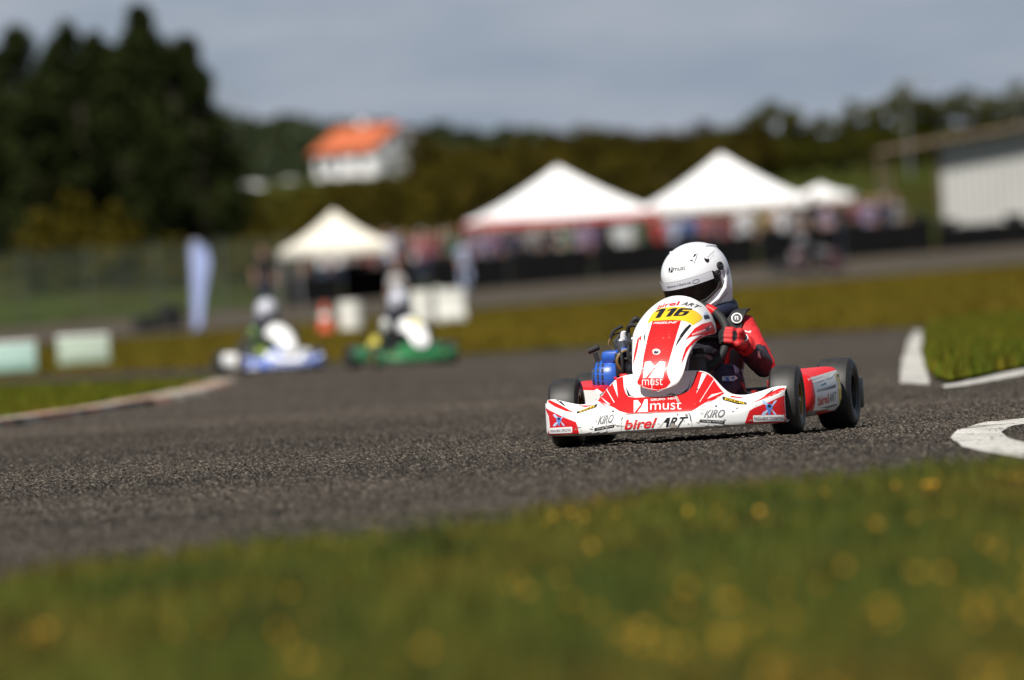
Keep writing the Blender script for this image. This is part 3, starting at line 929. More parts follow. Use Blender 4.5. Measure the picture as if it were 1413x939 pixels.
L(poly2d(zz(Z8, (316, 266), (322, 240), (335, 213), (362, 172), (400, 136), (450, 113), (520, 104), (600, 100), (680, 104), (740, 120), (800, 147), (840, 178), (860, 205), (852, 228), (815, 252), (768, 284), (738, 264), (690, 243), (620, 234), (540, 232), (450, 236), (365, 241))), 'yellow', 1.4)
ONE = [(0, .0), (.52, .0), (.52, 1.0), (.25, 1.0), (.0, .84), (.0, .66), (.20, .76), (.20, .0)]
SIX = [[(0, .12), (.10, 0), (.72, 0), (.82, .12), (.82, .52), (.72, .64), (.30, .64), (.30, .80), (.80, .80), (.80, .90), (.72, 1.0), (.10, 1.0), (0, .88)], [(.30, .18), (.30, .46), (.54, .46), (.54, .18)]]
def digit(pts, x0):
    b0, b1, t0, t1 = [np.array(p) for p in zz(Z8, (356, 222), (688, 190), (412, 124), (772, 118))]
    def f(p):
        u = (x0 + p[0]) / 2.14; v = p[1]
        q = (b0 * (1 - u) + b1 * u) * (1 - v) + (t0 * (1 - u) + t1 * u) * v
        bow = -1.0 * math.sin(math.pi * u)
        return (q[0], q[1] + bow)
    return [[f(p) for p in c] for c in pts] if isinstance(pts[0], list) else [f(p) for p in pts]
for pts, x0 in ((ONE, 0.02), (ONE, .70), (SIX, 1.32)):
    L(poly2d(digit(pts, x0)), 'letter_black', 2.4, maxlen=2.0)
L(arc_text2d('birel', zz(Z8, (405, 128), (470, 104), (540, 93), (634, 85)), zz(Z8, (420, 92), (480, 66), (550, 52), (642, 44)), .15, .02), 'letter_red', 2.4)
L(arc_text2d('ART', zz(Z8, (640, 85), (700, 88), (760, 98), (826, 120)), zz(Z8, (664, 52), (730, 56), (790, 72), (852, 98)), .25, .012), 'letter_black', 2.4)
L(text2d('FREELINE', zz(Z8, (370, 273), (606, 264), (614, 245), (378, 254)), .3, .012), 'letter_white', 2.4, maxlen=3)
L(poly2d(zz(Z8, (290, 650), (345, 640), (384, 693), (300, 808), (268, 812))), 'letter_white', 2)
L(poly2d(zz(Z8, (440, 641), (492, 650), (470, 812), (322, 808), (398, 714), (372, 694), (390, 690))), 'letter_white', 2)
L(text2d('must', zz(Z8, (260, 882), (466, 880), (466, 812), (262, 814)), 0, -.006), 'letter_white', 2.6, maxlen=2.5)
L(poly2d(zz(Z8, (354, 810), (364, 810), (361, 925), (356, 925))), 'letter_white', 2)
for (x0, x1) in ((258, 280), (486, 512)): L(poly2d(zz(Z8, (x0, 712), (x1, 708), (x1, 713), (x0, 718))), 'letter_white', 2)
L(poly2d([Z8(402 + 40 * math.cos(a), 548 + 29 * math.sin(a)) for a in np.linspace(0, 6.0, 20)]), 'letter_white', 2)
L(poly2d(zz(Z8, (376, 552), (390, 536), (405, 545), (420, 540), (428, 550), (418, 566), (398, 571), (380, 566))), 'ink', 3)
for pts in (((362, 546), (376, 550), (364, 558)), ((436, 534), (448, 524), (442, 540)), ((446, 548), (468, 545), (450, 554))): L(poly2d(zz(Z8, *pts)), 'ink', 3)
L(poly2d(zz(Z8, (735, 272), (752, 287), (690, 362), (640, 430), (585, 512), (612, 440), (645, 372), (690, 312))), 'ink', 1.6)
L(poly2d(zz(Z8, (296, 330), (292, 400), (276, 485), (280, 400))), 'ink', 1.6)
L(poly2d(zz(Z5, (735, 352), (765, 312), (800, 270), (850, 240), (915, 222), (930, 250), (940, 280), (941, 318), (890, 324), (830, 314), (770, 330))), 'red', 1.2)
L(text2d('www.birelart.com', zz(Z5, (780, 322), (872, 288), (872, 268), (778, 304)), 0, .01), 'letter_white', 2.2, maxlen=3)
L(poly2d(zz(Z5, (870, 262), (884, 268), (898, 250), (895, 270), (915, 275), (898, 280), (905, 300), (888, 284), (874, 292), (880, 276))), 'ink', 2.2)
L(poly2d(zz(Z5, (898, 262), (918, 250), (908, 266))), 'letter_white', 2.2)
L(poly2d(zz(Z5, (704, 525), (718, 460), (738, 405), (790, 350), (838, 322), (888, 326), (850, 336), (800, 366), (765, 400), (742, 440), (722, 490))), 'red', 1.2)
L(poly2d(zz(Z5, (370, 525), (380, 445), (402, 345), (416, 332), (404, 410), (386, 480))), 'red', 1.2)
L(poly2d(zz(Z5, (432, 318), (424, 360), (412, 338))), 'red', 1.2)
L(poly2d(zz(Z5, (860, 181), (895, 176), (908, 200), (868, 208))), 'navy' if 'navy' in M else 'ink', 1.2)
L(poly2d(zz(Z5, (870, 158), (886, 154), (892, 172), (862, 176))), 'lblue_print', 1.2)
for k in range(22):
    x = random.uniform(876, 945); y = random.uniform(455, 532)
    w = random.uniform(.3, 1.6); h = random.uniform(.2, .5); a_ = random.uniform(-.8, .8)
    L(poly2d([(x - w, y - a_ * w), (x, y - h), (x + w, y + a_ * w), (x + w * .2, y + h)]), 'scuff', 3.2, maxlen=5)
mb.build('front_fairing', K)
mb = MB()
mb.tube([(0, -.24, .20), (0, -.10, .26), (0, .02, .36)], .011, M['black'], 8)
mb.tube([(-.06, -.12, .22), (-.06, .0, .33)], .008, M['steel'], 8); mb.tube([(.06, -.12, .22), (.06, .0, .33)], .008, M['steel'], 8)
mb.box((0, .03, .35), (.13, .02, .03), M['black'], .004)
mb.build('fairing_bracket', K)

# ---- side pods ------------------------------------------------
def pod(side):
    # rings along Y: (y, outer x, inner x, bottom z, top z)
    rg = [(.175, .455, .33, .060, .198), (.185, .478, .32, .050, .206), (.215, .487, .31, .046, .210), (.30, .492, .31, .045, .212), (.42, .503, .31, .047, .219), (.54, .518, .31, .052, .227), (.60, .524, .31, .056, .230), (.625, .520, .32, .060, .228), (.635, .50, .34, .070, .215)]
    V = []; F = []
    ts = np.linspace(rg[0][0], rg[-1][0], 40)
    cols = [np.interp(ts, [r[0] for r in rg], [r[k] for r in rg]) for k in range(1, 5)]
    ker = np.array([.25, .5, .25])
    for c in cols:
        for _ in range(2): c[1:-1] = np.convolve(c, ker, 'valid')
    n = None
    for y, xo, xi, zb, zt in zip(ts, *cols):
        r = .018
        prof = [(xi, zb), (xo - .05, zb), (xo - .028, zb + .004), (xo - .010, zb + .022), (xo, zb + .05), (xo + .002, (zb + zt) / 2), (xo - .004, zt - .035), (xo - .012, zt - .016), (xo - .028, zt - .004), (xo - .055, zt), (xi + .02, zt - .004), (xi, zt - .02)]
        n = len(prof)
        for (x, z) in prof: V.append((side * x, y, z))
    for i in range(len(ts) - 1):
        for k in range(n):
            k2 = (k + 1) % n
            f = (i * n + k, i * n + k2, (i + 1) * n + k2, (i + 1) * n + k)
            F.append(f if side < 0 else f[::-1])
    F.append(tuple(range(n))[::-1 if side < 0 else 1]); F.append(tuple((len(ts) - 1) * n + k for k in range(n)))
    mb = MB()
    # front third is red plastic film, the bottom is bare
    wf = []; rf = []; lf = []
    for f in F:
        c = sum((Vector(V[i]) for i in f), Vector()) / len(f)
        if c.z < .062: lf.append(f)
        elif (side > 0 and c.y < .235) or (c.z > np.interp(c.y, [.2, .6], [.193, .214])): rf.append(f)
        else: wf.append(f)
    mb.add(V, wf, M['white']); mb.add(V, rf, M['red']); mb.add(V, lf, M['lip'])
    if side > 0:
        sf = Surface(V, F)
        L = lambda me, m, layer=1, **k: lay(mb, sf, me, M[m], layer, **k)
        L(poly2d(zz(Z3, (945, 330), (1092, 286), (1098, 300), (950, 350))), 'ink_lgrey', 1.2)
        L(text2d('birel', zz(Z3, (955, 455), (1036, 432), (1036, 358), (955, 385)), .05, .02), 'letter_red', 2, maxlen=3)
        L(text2d('ART', zz(Z3, (1036, 428), (1096, 412), (1096, 342), (1044, 360)), .2, 0), 'ink_grey', 2, maxlen=3)
        L(poly2d(zz(Z3, (975, 340), (1090, 288), (1088, 312), (1040, 326))), 'ink_grey', 2)
        L(poly2d(zz(Z3, (965, 472), (1100, 438), (1098, 452), (1030, 470))), 'ink_grey', 2)
        L(poly2d(zz(Z3, (942, 500), (1096, 484), (1096, 512), (942, 522))), 'red', 1.4)
        L(poly2d(zz(Z3, (1108, 260), (1165, 240), (1185, 500), (1125, 515))), 'yellow', 1.5)
        L(poly2d(zz(Z3, (1085, 215), (1110, 192), (1165, 232), (1168, 250), (1100, 262))), 'yellow', 1.6)
        L(poly2d(zz(Z3, (1095, 210), (1120, 196), (1160, 232), (1130, 222), (1140, 240), (1105, 228))), 'ink', 2.2)
        L(text2d('TERRA', zz(Z3, (870, 262), (985, 228), (985, 212), (866, 246)), 0, .01), 'letter_white', 2, maxlen=3)
        L(poly2d(zz(Z3, (905, 268), (995, 236), (998, 250), (910, 272))), 'letter_white', 2)
        L(poly2d(zz(Z3, (975, 290), (1015, 270), (1015, 288), (975, 300))), 'cyan', 2)
        L(poly2d(zz(Z3, (1010, 250), (1090, 184), (1095, 190), (1035, 252))), 'letter_white', 2)
    return mb.build('side_pod', K)
pod(1); pod(-1)

# ---- wheels ------------------------------------------------
def wheel(x, y, rad, wid, rim_m, steer=0.0):
    side = 1 if x > 0 else -1
    mx = Matrix.Translation((x, y, rad - .0135)) @ Matrix.Rotation(steer, 4, 'Z')
    w = MB()
    rr = rad * .53
    w.lathe([(-.04 * side, .02), (.02 * side, .02), (.02 * side, .028), (.028 * side, .028), (.03 * side, .012), (.05 * side, .010)], M['steel'], 'X', 16, mx)
    wo = w.build('wheel', K)
    t = MB()
    h = wid / 2
    prof = [(-h * .84, rr), (-h * .96, rr * 1.08), (-h, rad * .74), (-h * .985, rad * .83), (-h * .93, rad * .905), (-h * .80, rad * .962)]
    tread = [(-h * .80, rad * .962), (-h * .60, rad * .988), (-h * .3, rad), (0, rad * 1.002), (h * .3, rad), (h * .60, rad * .988), (h * .80, rad * .962)]
    t.lathe(prof[:-1] + [prof[-1]], M['tyre'], 'X', 56, mx); t.lathe([(-a, r) for a, r in prof], M['tyre'], 'X', 56, mx)
    # open the two side rings
    t.f = [f for f in t.f if len(f) == 4]; t.mi = t.mi[:len(t.f)]; t.sm = t.sm[:len(t.f)]
    n0 = len(t.f)
    t.lathe(tread, M['tread'], 'X', 56, mx)
    keep = [i for i, f in enumerate(t.f) if len(f) == 4]
    t.f = [t.f[i] for i in keep]; t.mi = [t.mi[i] for i in keep]; t.sm = [t.sm[i] for i in keep]
    t.build('tyre', wo, sharp=None)
    r = MB()
    for s in (1, -1):
        r.lathe([(s * h * .80, rr * 1.0), (s * h * .88, rr * 1.10), (s * h * .92, rr * 1.08), (s * h * .86, rr * .93), (s * h * .4, rr * .84), (s * h * .15, rr * .78)], rim_m, 'X', 40, mx)
    r.f = [f for f in r.f if len(f) == 4]; r.mi = r.mi[:len(r.f)]; r.sm = r.sm[:len(r.f)]
    r.lathe([(h * .15 * side, rr * .80), (h * .20 * side, rr * .5), (h * .12 * side, rr * .25), (h * .3 * side, .02)], rim_m, 'X', 40, mx)
    for k in range(5):
        a = k * 2 * math.pi / 5
        r.lathe([(h * .1 * side, .006), (h * .34 * side, .006), (h * .35 * side, .0)], M['steel'], 'X', 8, mx @ Matrix.Translation((0, math.cos(a) * rr * .42, math.sin(a) * rr * .42)))
    r.build('rim', wo)
    return wo
ST = R(3)
wheel(-.424, 0, .1305, .114, M['gold'], ST); wheel(.424, 0, .1305, .114, M['gold'], ST)
wheel(-.474, .78, .1365, .138, M['darkrim']); wheel(.477, .78, .1365, .138, M['darkrim'])

# ---- chassis, floor, axle, seat, rear bumper ------------------------------------------------
mb = MB()
rail = lambda pts: mb.tube(smooth3(pts), .0145, M['frame'], 10)
def smooth3(pts, n=6):
    pts = [Vector(p) for p in pts]; out = []
    for i in range(len(pts) - 1):
        p0 = pts[max(i - 1, 0)]; p1 = pts[i]; p2 = pts[i + 1]; p3 = pts[min(i + 2, len(pts) - 1)]
        for k in range(n):
            t = k / n
            out.append(0.5 * ((2 * p1) + (p2 - p0) * t + (2 * p0 - 5 * p1 + 4 * p2 - p3) * t * t + (3 * p1 - p0 - 3 * p2 + p3) * t ** 3))
    out.append(pts[-1]); return out
for s in (1, -1):
    rail([(s * .30, -.05, .07), (s * .20, -.22, .06), (s * .17, -.05, .05), (s * .24, .20, .05), (s * .27, .45, .055), (s * .25, .86, .075)])
    rail([(s * .27, .28, .055), (s * .40, .30, .08), (s * .40, .52, .08), (s * .27, .55, .055)])
    mb.tube([(s * .30, 0, .07), (s * .30, 0, .16)], .012, M['frame'], 10)
    mb.tube([(s * .30, 0, .12), (s * .37, 0, .1275)], .012, M['steel'], 10)
rail([(-.20, -.22, .06), (0, -.26, .06), (.20, -.22, .06)]); rail([(-.25, .30, .05), (.25, .30, .05)]); rail([(-.25, .86, .075), (.25, .86, .075)])
mb.tube([(-.33, .04, .12), (-.05, .06, .10), (.05, .06, .10), (.33, .04, .12)], .007, M['steel'], 8)
mb.build('chassis_frame', K)
mb = MB(); mb.box((0, .06, .038), (.40, .54, .004), M['darkrim']); mb.build('floor_tray', K)
mb = MB(); mb.tube([(-.46, .78, .1345), (.46, .78, .1345)], .0145, M['steel'], 14)
mb.lathe([(-.19, .095), (-.185, .1), (-.180, .095)], M['steel'], 'X', 36, Matrix.Translation((0, .78, .1345)))
mb.lathe([(.10, .085), (.104, .085)], M['darkrim'], 'X', 32, Matrix.Translation((0, .78, .1345)))
mb.build('rear_axle', K)
# seat: a moulded shell, wings higher than the base
V = []; F = []
nu, nv = 24, 20
for i in range(nv + 1):
    t = i / nv
    y = np.interp(t, [0, .3, .55, 1], [.36, .50, .64, .74]); z = np.interp(t, [0, .3, .5, .7, 1], [.085, .055, .075, .20, .40])
    w = np.interp(t, [0, .3, .6, 1], [.13, .155, .165, .135]); rise = np.interp(t, [0, .25, .5, .8, 1], [.05, .14, .20, .10, .02]); fw = np.interp(t, [0, .4, .7, 1], [0, 0, .10, .10])
    for j in range(nu + 1):
        u = j / nu * 2 - 1
        k = max(0, abs(u) - .35) / .65
        V.append((w * (u if abs(u) < .75 else math.copysign(.75 + (abs(u) - .75) * .7, u)) * 1.05, y - fw * k ** 2, z + rise * k ** 1.6))
for i in range(nv):
    for j in range(nu):
        p = i * (nu + 1) + j; F.append((p, p + 1, p + nu + 2, p + nu + 1))
mb = MB(); mb.addmesh(solid(V, F, .006), M['silver']); mb.build('seat', K)
mb = MB()
for s in (1, -1): mb.tube(smooth3([(s * .30, .88, .10), (s * .40, .92, .11), (s * .48, .955, .12)]), .02, M['black'], 10)
V = [(-.60, .93, .06), (.60, .93, .06), (.60, .93, .20), (-.60, .93, .20)]
mb.box((0, .965, .125), (1.02, .05, .075), M['black'], .015)
for s in (1, -1): mb.box((s * .524, .962, .118), (.034, .062, .118), M['black'], .008)
mb.build('rear_bumper', K)
mb = MB()
mb.box((.075, .10, .20), (.10, .17, .22), M['smoke'], .035); mb.lathe([(.30, .022), (.325, .022), (.33, .018)], M['rubber'], 'Z', 16, Matrix.Translation((.075, .10, 0)))
mb.build('fuel_tank', K)
mb = MB()
mb.box((.075, .30, .175), (.11, .016, .19), M['black'], .007); mb.box((-.02, .26, .12), (.05, .2, .09), M['rubber'], .02)
mb.build('leg_guard', K)

# ---- steering wheel ------------------------------------------------
WC = Vector((.026, .12, .363)); WR = .160
e1 = Vector((1, 0, 0)); e2 = Vector((0, .55, .835)).normalized(); e3 = e1.cross(e2)
rim_pt = lambda deg, r=WR: WC + e1 * (math.cos(R(deg)) * r) + e2 * (math.sin(R(deg)) * r)
mb = MB()
n = 60
mb.tube([rim_pt(360 * k / n) for k in range(n)], .0165, M['rubber'], 12, closed=True)
mb.tube([rim_pt(a) for a in np.linspace(48, 62, 8)], .0172, M['red'], 12)
for a in (0, 180, 270): mb.tube([WC, rim_pt(a)], .011, M['darkrim'], 8)
mb.lathe([(-.012, .035), (.012, .035)], M['darkrim'], 'Z', 20, Matrix.Translation(WC) @ Matrix((e1, e2, e3)).transposed().to_4x4())
mb.build('steering_wheel', K)
mb = MB(); mb.tube([WC, (0, -.10, .10)], .010, M['steel'], 10); mb.build('steering_column', K)

# ---- engine on the driver's right ------------------------------------------------
eng = MB()
eng.box((-.29, .45, .17), (.12, .17, .12), M['darkrim'], .012)
eng.box((-.285, .45, .265), (.085, .10, .07), M['steel'], .006)
for k in range(7): eng.box((-.285, .45, .235 + k * .012), (.105, .125, .004), M['steel'])
eng.tube(smooth3([(-.25, .50, .28), (-.22, .62, .27), (-.24, .80, .22)]), .024, M['darkrim'], 12)
eo = eng.build('engine', K)
h = MB(); mx = Matrix.Translation((-.335, .40, .235))
h.lathe([(-.062, .030), (-.058, .046), (-.050, .060), (-.036, .068), (-.02, .072), (.0, .074), (.02, .074), (.04, .068), (.052, .056)], M['blue'], 'X', 48, mx)
for row, (xx, rr) in enumerate(((-.049, .0612), (-.030, .0700), (-.012, .0738))):
    for k in range(18):
        a = R(90 + k * 20 + row * 3)
        if 60 < (k * 16.4) % 360 < 320 or True:
            c = mx @ Vector((xx, math.cos(a) * rr, math.sin(a) * rr))
            rot = Matrix.Translation(c) @ Matrix.Rotation(a - math.pi / 2, 4, 'X')
            h.box((0, 0, 0), (.0075, .0165, .003), M['rubber'], mx=rot)
h.box((-.305, .41, .315), (.10, .12, .05), M['blue'], .018)
h.box((-.262, .38, .335), (.06, .09, .022), M['blue'], .008)
h.build('starter_housing', eo)
h = MB(); hp = Vector((-.395, .42, .345))
h.tube([hp + Vector((.018, 0, -.055)), hp + Vector((.006, 0, -.01))], .009, M['rubber'], 10)
h.tube([hp + Vector((-.020, 0, -.004)), hp + Vector((.022, 0, .012))], .0115, M['rubber'], 12)
h.build('pull_handle', eo)
h = MB()
h.lathe([(0, .020), (.05, .020), (.055, .014)], M['cyan'], 'X', 20, Matrix.Translation((-.225, .34, .262)))
h.lathe([(-.004, .012), (.06, .012)], M['steel'], 'X', 16, Matrix.Translation((-.225, .34, .262)))
h.build('fuel_pump', eo)
h = MB()
h.box((-.235, .43, .36), (.07, .07, .055), M['steel'], .012); h.lathe([(0, .032), (.04, .034), (.05, .026)], M['steel'], 'Z', 24, Matrix.Translation((-.28, .42, .335)))
h.tube(smooth3([(-.30, .42, .375), (-.275, .40, .40), (-.25, .40, .375)]), .008, M['steel'], 8)
h.lathe([(0, .012), (.03, .014), (.035, .008)], M['letter_white'], 'Z', 14, Matrix.Translation((-.272, .40, .378)))
h.build('carburettor', eo)
h = MB()
h.tube(smooth3([(-.30, .40, .33), (-.325, .38, .36), (-.31, .38, .395), (-.275, .40, .405), (-.25, .42, .38)]), .004, M['brass'], 8)
h.tube(smooth3([(-.27, .34, .25), (-.285, .32, .30), (-.26, .33, .335), (-.22, .36, .33)]), .006, M['brass'], 8)
h.tube(smooth3([(-.25, .40, .38), (-.245, .38, .425), (-.215, .38, .43), (-.18, .37, .40), (-.15, .33, .40)]), .008, M['rubber'], 8)
h.tube(smooth3([(-.24, .40, .43), (-.22, .40, .455), (-.20, .41, .44)]), .010, M['rubber'], 8)
h.tube(smooth3([(-.18, .35, .40), (-.13, .36, .42), (-.10, .32, .39)]), .010, M['rubber'], 8)
h.tube(smooth3([(-.30, .33, .235), (-.275, .31, .225), (-.25, .33, .20)]), .005, M['red'], 8)
for pts in ([(-.30, .36, .37), (-.27, .325, .33), (-.265, .32, .28), (-.27, .335, .23)], [(-.24, .37, .40), (-.235, .33, .36), (-.24, .32, .31), (-.215, .33, .27)], [(-.33, .40, .305), (-.29, .345, .30), (-.25, .34, .305), (-.21, .36, .30)], [(-.21, .36, .42), (-.19, .33, .38), (-.185, .33, .33)], [(-.27, .39, .43), (-.30, .37, .415), (-.315, .365, .385)]):
    h.tube(smooth3(pts), .0065, M['rubber'], 8)
h.box((-.285, .335, .285), (.02, .02, .09), M['black'], .005); h.box((-.205, .335, .30), (.03, .03, .10), M['darkrim'], .006)
h.box((-.265, .335, .225), (.03, .03, .05), M['red'], .006); h.box((-.245, .33, .19), (.045, .02, .016), M['red'], .004)
h.build('hoses', eo)
h = MB(); h.box((-.17, .37, .335), (.09, .14, .12), M['black'], .025); h.tube([(-.22, .38, .35), (-.25, .41, .36)], .022, M['rubber'], 12); h.build('air_box', eo)

# ================================================================== THE DRIVER
HC = Vector((.004, .490, .605))
RSH, REL, RHA = Vector((.170, .505, .392)), Vector((.270, .375, .250)), Vector((.212, .165, .350))
LSH, LEL, LHA = Vector((-.150, .520, .400)), Vector((-.215, .42, .235)), Vector((-.150, .185, .325))
PEL = Vector((0, .60, .145)); CH = Vector((.008, .545, .34))
caps = [(PEL, .105, Vector((.004, .57, .25)), .095), (Vector((.004, .57, .25)), .095, CH, .105), (CH, .105, Vector((.006, .515, .44)), .062), (Vector((.006, .515, .44)), .06, Vector((.006, .50, .50)), .05)]
for sh_, el, ha in ((RSH, REL, RHA), (LSH, LEL, LHA)):
    s = 1 if sh_.x > 0 else -1
    caps += [(CH + Vector((s * .05, 0, .04)), .085, sh_, .058), (sh_, .060, (sh_ + el) / 2, .054), ((sh_ + el) / 2, .054, el, .047), (el, .046, el + (ha - el) * .82, .031)]
for s in (1, -1):
    hip, kn, an = Vector((s * .075, .585, .135)), Vector((s * .150, .285, .205)), Vector((s * .125, -.05, .10))
    caps += [(hip, .085, kn, .058), (kn, .056, an, .038), (an, .038, an + Vector((0, -.02, -.02)), .040), (an + Vector((0, .02, -.03)), .034, an + Vector((0, -.13, .02)), .028)]
suit = capsules(caps, .0052, 6, .014, .05)
D = suit
mb = MB(); vs = [v.co.copy() for v in suit.vertices]
reg = {'r': [], 'b': [], 'p': [], 'l': []}
def near_seg(p, a, b):
    ab = b - a; t = max(0, min(1, (p - a).dot(ab) / ab.dot(ab))); return (p - a - ab * t).length, t
for p in suit.polygons:
    c = p.center; key = 'r'
    if c.y < -.03 and c.z < .16: key = 'b'
    elif c.z < .30 and c.y < .46 and abs(c.x) < .22: key = 'p'
    elif c.z < .22 and abs(c.x) < .18: key = 'b'
    d1, t1 = near_seg(c, REL, RHA); d2, t2 = near_seg(c, RSH, REL)
    if c.x > .12 and d1 < .075 and t1 > .0:
        n = p.normal
        if t1 > .05 and not (t1 > .68): key = 'b'
    ax = c - (RSH + (REL - RSH) * t2)
    if c.x > .12 and d2 < .075 and ax.dot(Vector((-.75, -.55, -.25))) + .055 * (t2 - .62) > .012: key = 'b'
    if abs(c.x) < .10 and c.y < .52 and c.z < .40 and key == 'r' and d1 > .09 and d2 > .08: key = 'b'
    d3, t3 = near_seg(c, LEL, LHA)
    if c.x < -.12 and d3 < .07 and t3 > .05: key = 'b'
    reg[key].append(tuple(p.vertices))
for k, m in (('r', 'suit_red'), ('b', 'suit_black'), ('p', 'suit_purple')):
    mb.add(vs, reg[k], M[m])
ssurf = Surface(vs, [tuple(p.vertices) for p in suit.polygons])
L = lambda me, m, layer=1, **k: lay(mb, ssurf, me, M[m], layer, **k)
L(text2d('K', zz(Z4, (895, 818), (925, 812), (925, 800), (897, 806)), .2, .02), 'letter_white', 3, maxlen=3)
L(text2d('AR', zz(Z5, (1240, 470), (1262, 478), (1250, 430), (1232, 425)), .1, .02), 'letter_white', 3, maxlen=3)
L(poly2d(zz(Z3, (205, 228), (310, 220), (328, 240), (290, 262), (206, 262))), 'letter_white', 3)
L(poly2d(zz(Z3, (225, 235), (255, 228), (262, 262), (240, 264))), 'blue_print', 4)
L(poly2d(zz(Z3, (270, 238), (300, 226), (292, 256))), 'blue_print', 4)
L(poly2d(zz(Z3, (345, 265), (400, 300), (410, 350), (380, 345))), 'suit_red', 3)
L(poly2d(zz(Z5, (1010, 100), (1012, 98))) if False else poly2d(zz(Z5, (1150, 285), (1190, 300), (1192, 304), (1152, 292))), 'letter_white', 3)
DR = mb.build('person', None, sharp=None)
tag(DR, 'driver of kart 116 in red and black race suit and plain white helmet', 'person')
DR.matrix_world = KM

# head and neck under the helmet
HR = (Matrix.Translation(HC) @ Matrix.Rotation(R(-19), 4, 'Z') @ Matrix.Rotation(R(13), 4, 'X') @ Matrix.Rotation(R(-7), 4, 'Y'))
hd = capsules([((0, .01, .02), .085, (0, .0, .0), .083), ((0, -.02, -.05), .06, (0, -.035, -.075), .04), ((0, .03, -.05), .05, (0, .05, -.14), .045), ((0, -.078, .0), .012, (0, -.098, -.028), .014), ((-.045, -.062, -.025), .022, (-.05, -.05, -.03), .02), ((.045, -.062, -.025), .022, (.05, -.05, -.03), .02)], .006, 4)
mb = MB(); mb.addmesh(hd, M['skin'], mx=HR)
for s in (1, -1):
    e = MB()
    mb.lathe([(-.0125, .0), (-.010, .008), (0, .0115), (.010, .008), (.0125, 0)], M['letter_white'], 'X', 14, HR @ Matrix.Translation((s * .030, -.078, .008)))
    mb.lathe([(-.003, .0), (-.0025, .004), (0, .0055)], M['rubber'], 'Y', 12, HR @ Matrix.Translation((s * .030, -.088, .007)))
    mb.tube([HR @ Vector((s * .014, -.086, .024)), HR @ Vector((s * .03, -.088, .029)), HR @ Vector((s * .047, -.078, .025))], .0035, M['hair'], 6)
mb.tube([HR @ Vector((-.02, -.083, -.055)), HR @ Vector((0, -.09, -.054)), HR @ Vector((.02, -.083, -.055))], .004, M['frame'], 6)
mb.build('head', DR)

# helmet shell
def hpoint(az, z, off=0.0):
    """az 0 = forward (-Y), z height; outer surface of the helmet in its own space"""
    a = math.radians(az)
    if z >= 0:
        k = math.sqrt(max(0, 1 - (z / .128) ** 2.25))
        fx, fy = .126 * k, .147 * k
    else:
        t = -z / .145
        fx = .126 * (1 - .20 * t ** 2.2); 
        fyf = .147 * (1 - .06 * t ** 2) + .012 * math.exp(-((t - .62) / .25) ** 2); fyb = .147 * (1 - .26 * t ** 1.8)
        w = .5 + .5 * math.cos(a); fy = fyb + (fyf - fyb) * w
    r = 1.0
    x, y = fx * math.sin(a), -fy * math.cos(a)
    # slight egg shape: narrower at the front
    x *= 1 - .05 * math.cos(a)
    L_ = math.hypot(x, y) + 1e-9
    return Vector((x * (1 + off / L_), y * (1 + off / L_), z * (1 + (off / .13 if z > 0 else 0))))
def hgrid(az0, az1, z0, z1, na, nz, off=0.0, zf=None):
    V = []; F = []
    for i in range(nz + 1):
        for j in range(na + 1):
            az = az0 + (az1 - az0) * j / na
            zz_ = z0 + (z1 - z0) * i / nz if zf is None else zf(az, i / nz)
            V.append(HR @ hpoint(az, zz_, off))
    for i in range(nz):
        for j in range(na):
            p = i * (na + 1) + j; F.append((p, p + 1, p + na + 2, p + na + 1))
    return V, F
HS = 1
mb = MB(); hv = []; hf = []
na = 96
zs = list(np.linspace(-.142, -.01, 34)) + list(.128 * np.sin(np.linspace(-.01 / .128, math.pi / 2, 34)))[1:]
def opening(az, z):
    a = abs(az)
    if a > 78: return False
    top = .012; bot = -.082 + .028 * smooth01(np.array((a - 40) / 38.0)).item()
    if a > 66: 
        k = (a - 66) / 12; top -= .05 * k * k; bot += .03 * k * k
    return bot < z < top
for i, z in enumerate(zs):
    for j in range(na * 2):
        hv.append(HR @ hpoint(-180 + 360 * j / (na * 2), min(z, .12799)))
for i in range(len(zs) - 1):
    for j in range(na * 2):
        j2 = (j + 1) % (na * 2); n_ = na * 2
        az = -180 + 360 * (j + .5) / n_; zm = (zs[i] + zs[i + 1]) / 2
        if opening(az, zm): continue
        hf.append((i * n_ + j, i * n_ + j2, (i + 1) * n_ + j2, (i + 1) * n_ + j))
hel = solid(hv, hf, HS * 0.008)
# solidify offset may point in or out: keep the outside where the surface was defined
mb.addmesh(hel, M['helmet'])
full_f = [(i * na * 2 + j, i * na * 2 + (j + 1) % (na * 2), (i + 1) * na * 2 + (j + 1) % (na * 2), (i + 1) * na * 2 + j) for i in range(len(zs) - 1) for j in range(na * 2)]
hsurf = Surface(hv, full_f)
# rear spoiler, base trim, vents
V, F = [], []
mb.tube([HR @ hpoint(a, -.140, -.001) for a in np.linspace(-180, 180, 72)[:-1]], .005, M['rubber'], 8, closed=True)
for s in (1, -1):
    mb.tube([HR @ hpoint(s * a, z, .001) for a, z in ((92, .105), (110, .098), (130, .085), (150, .065))], .006, M['helmet'], 8)
    mb.tube([HR @ hpoint(s * a, z, .002) for a, z in ((92, .01), (92, -.03), (84, -.065), (66, -.095), (46, -.108))], .008, M['helmet'], 10, rs=[.003, .008, .011, .009, .003])
L = lambda me, m, layer=1, **k: lay(mb, hsurf, me, M[m], layer + 1, **k)
L(poly2d(zz(Z4, (252, 292), (262, 290), (268, 304), (255, 332), (252, 332))), 'ink', 2)
L(poly2d(zz(Z4, (274, 284), (283, 282), (285, 328), (264, 332), (276, 304))), 'ink', 2)
L(text2d('must', zz(Z4, (290, 321), (386, 308), (384, 276), (288, 290)), 0, .008), 'ink', 2, maxlen=2)
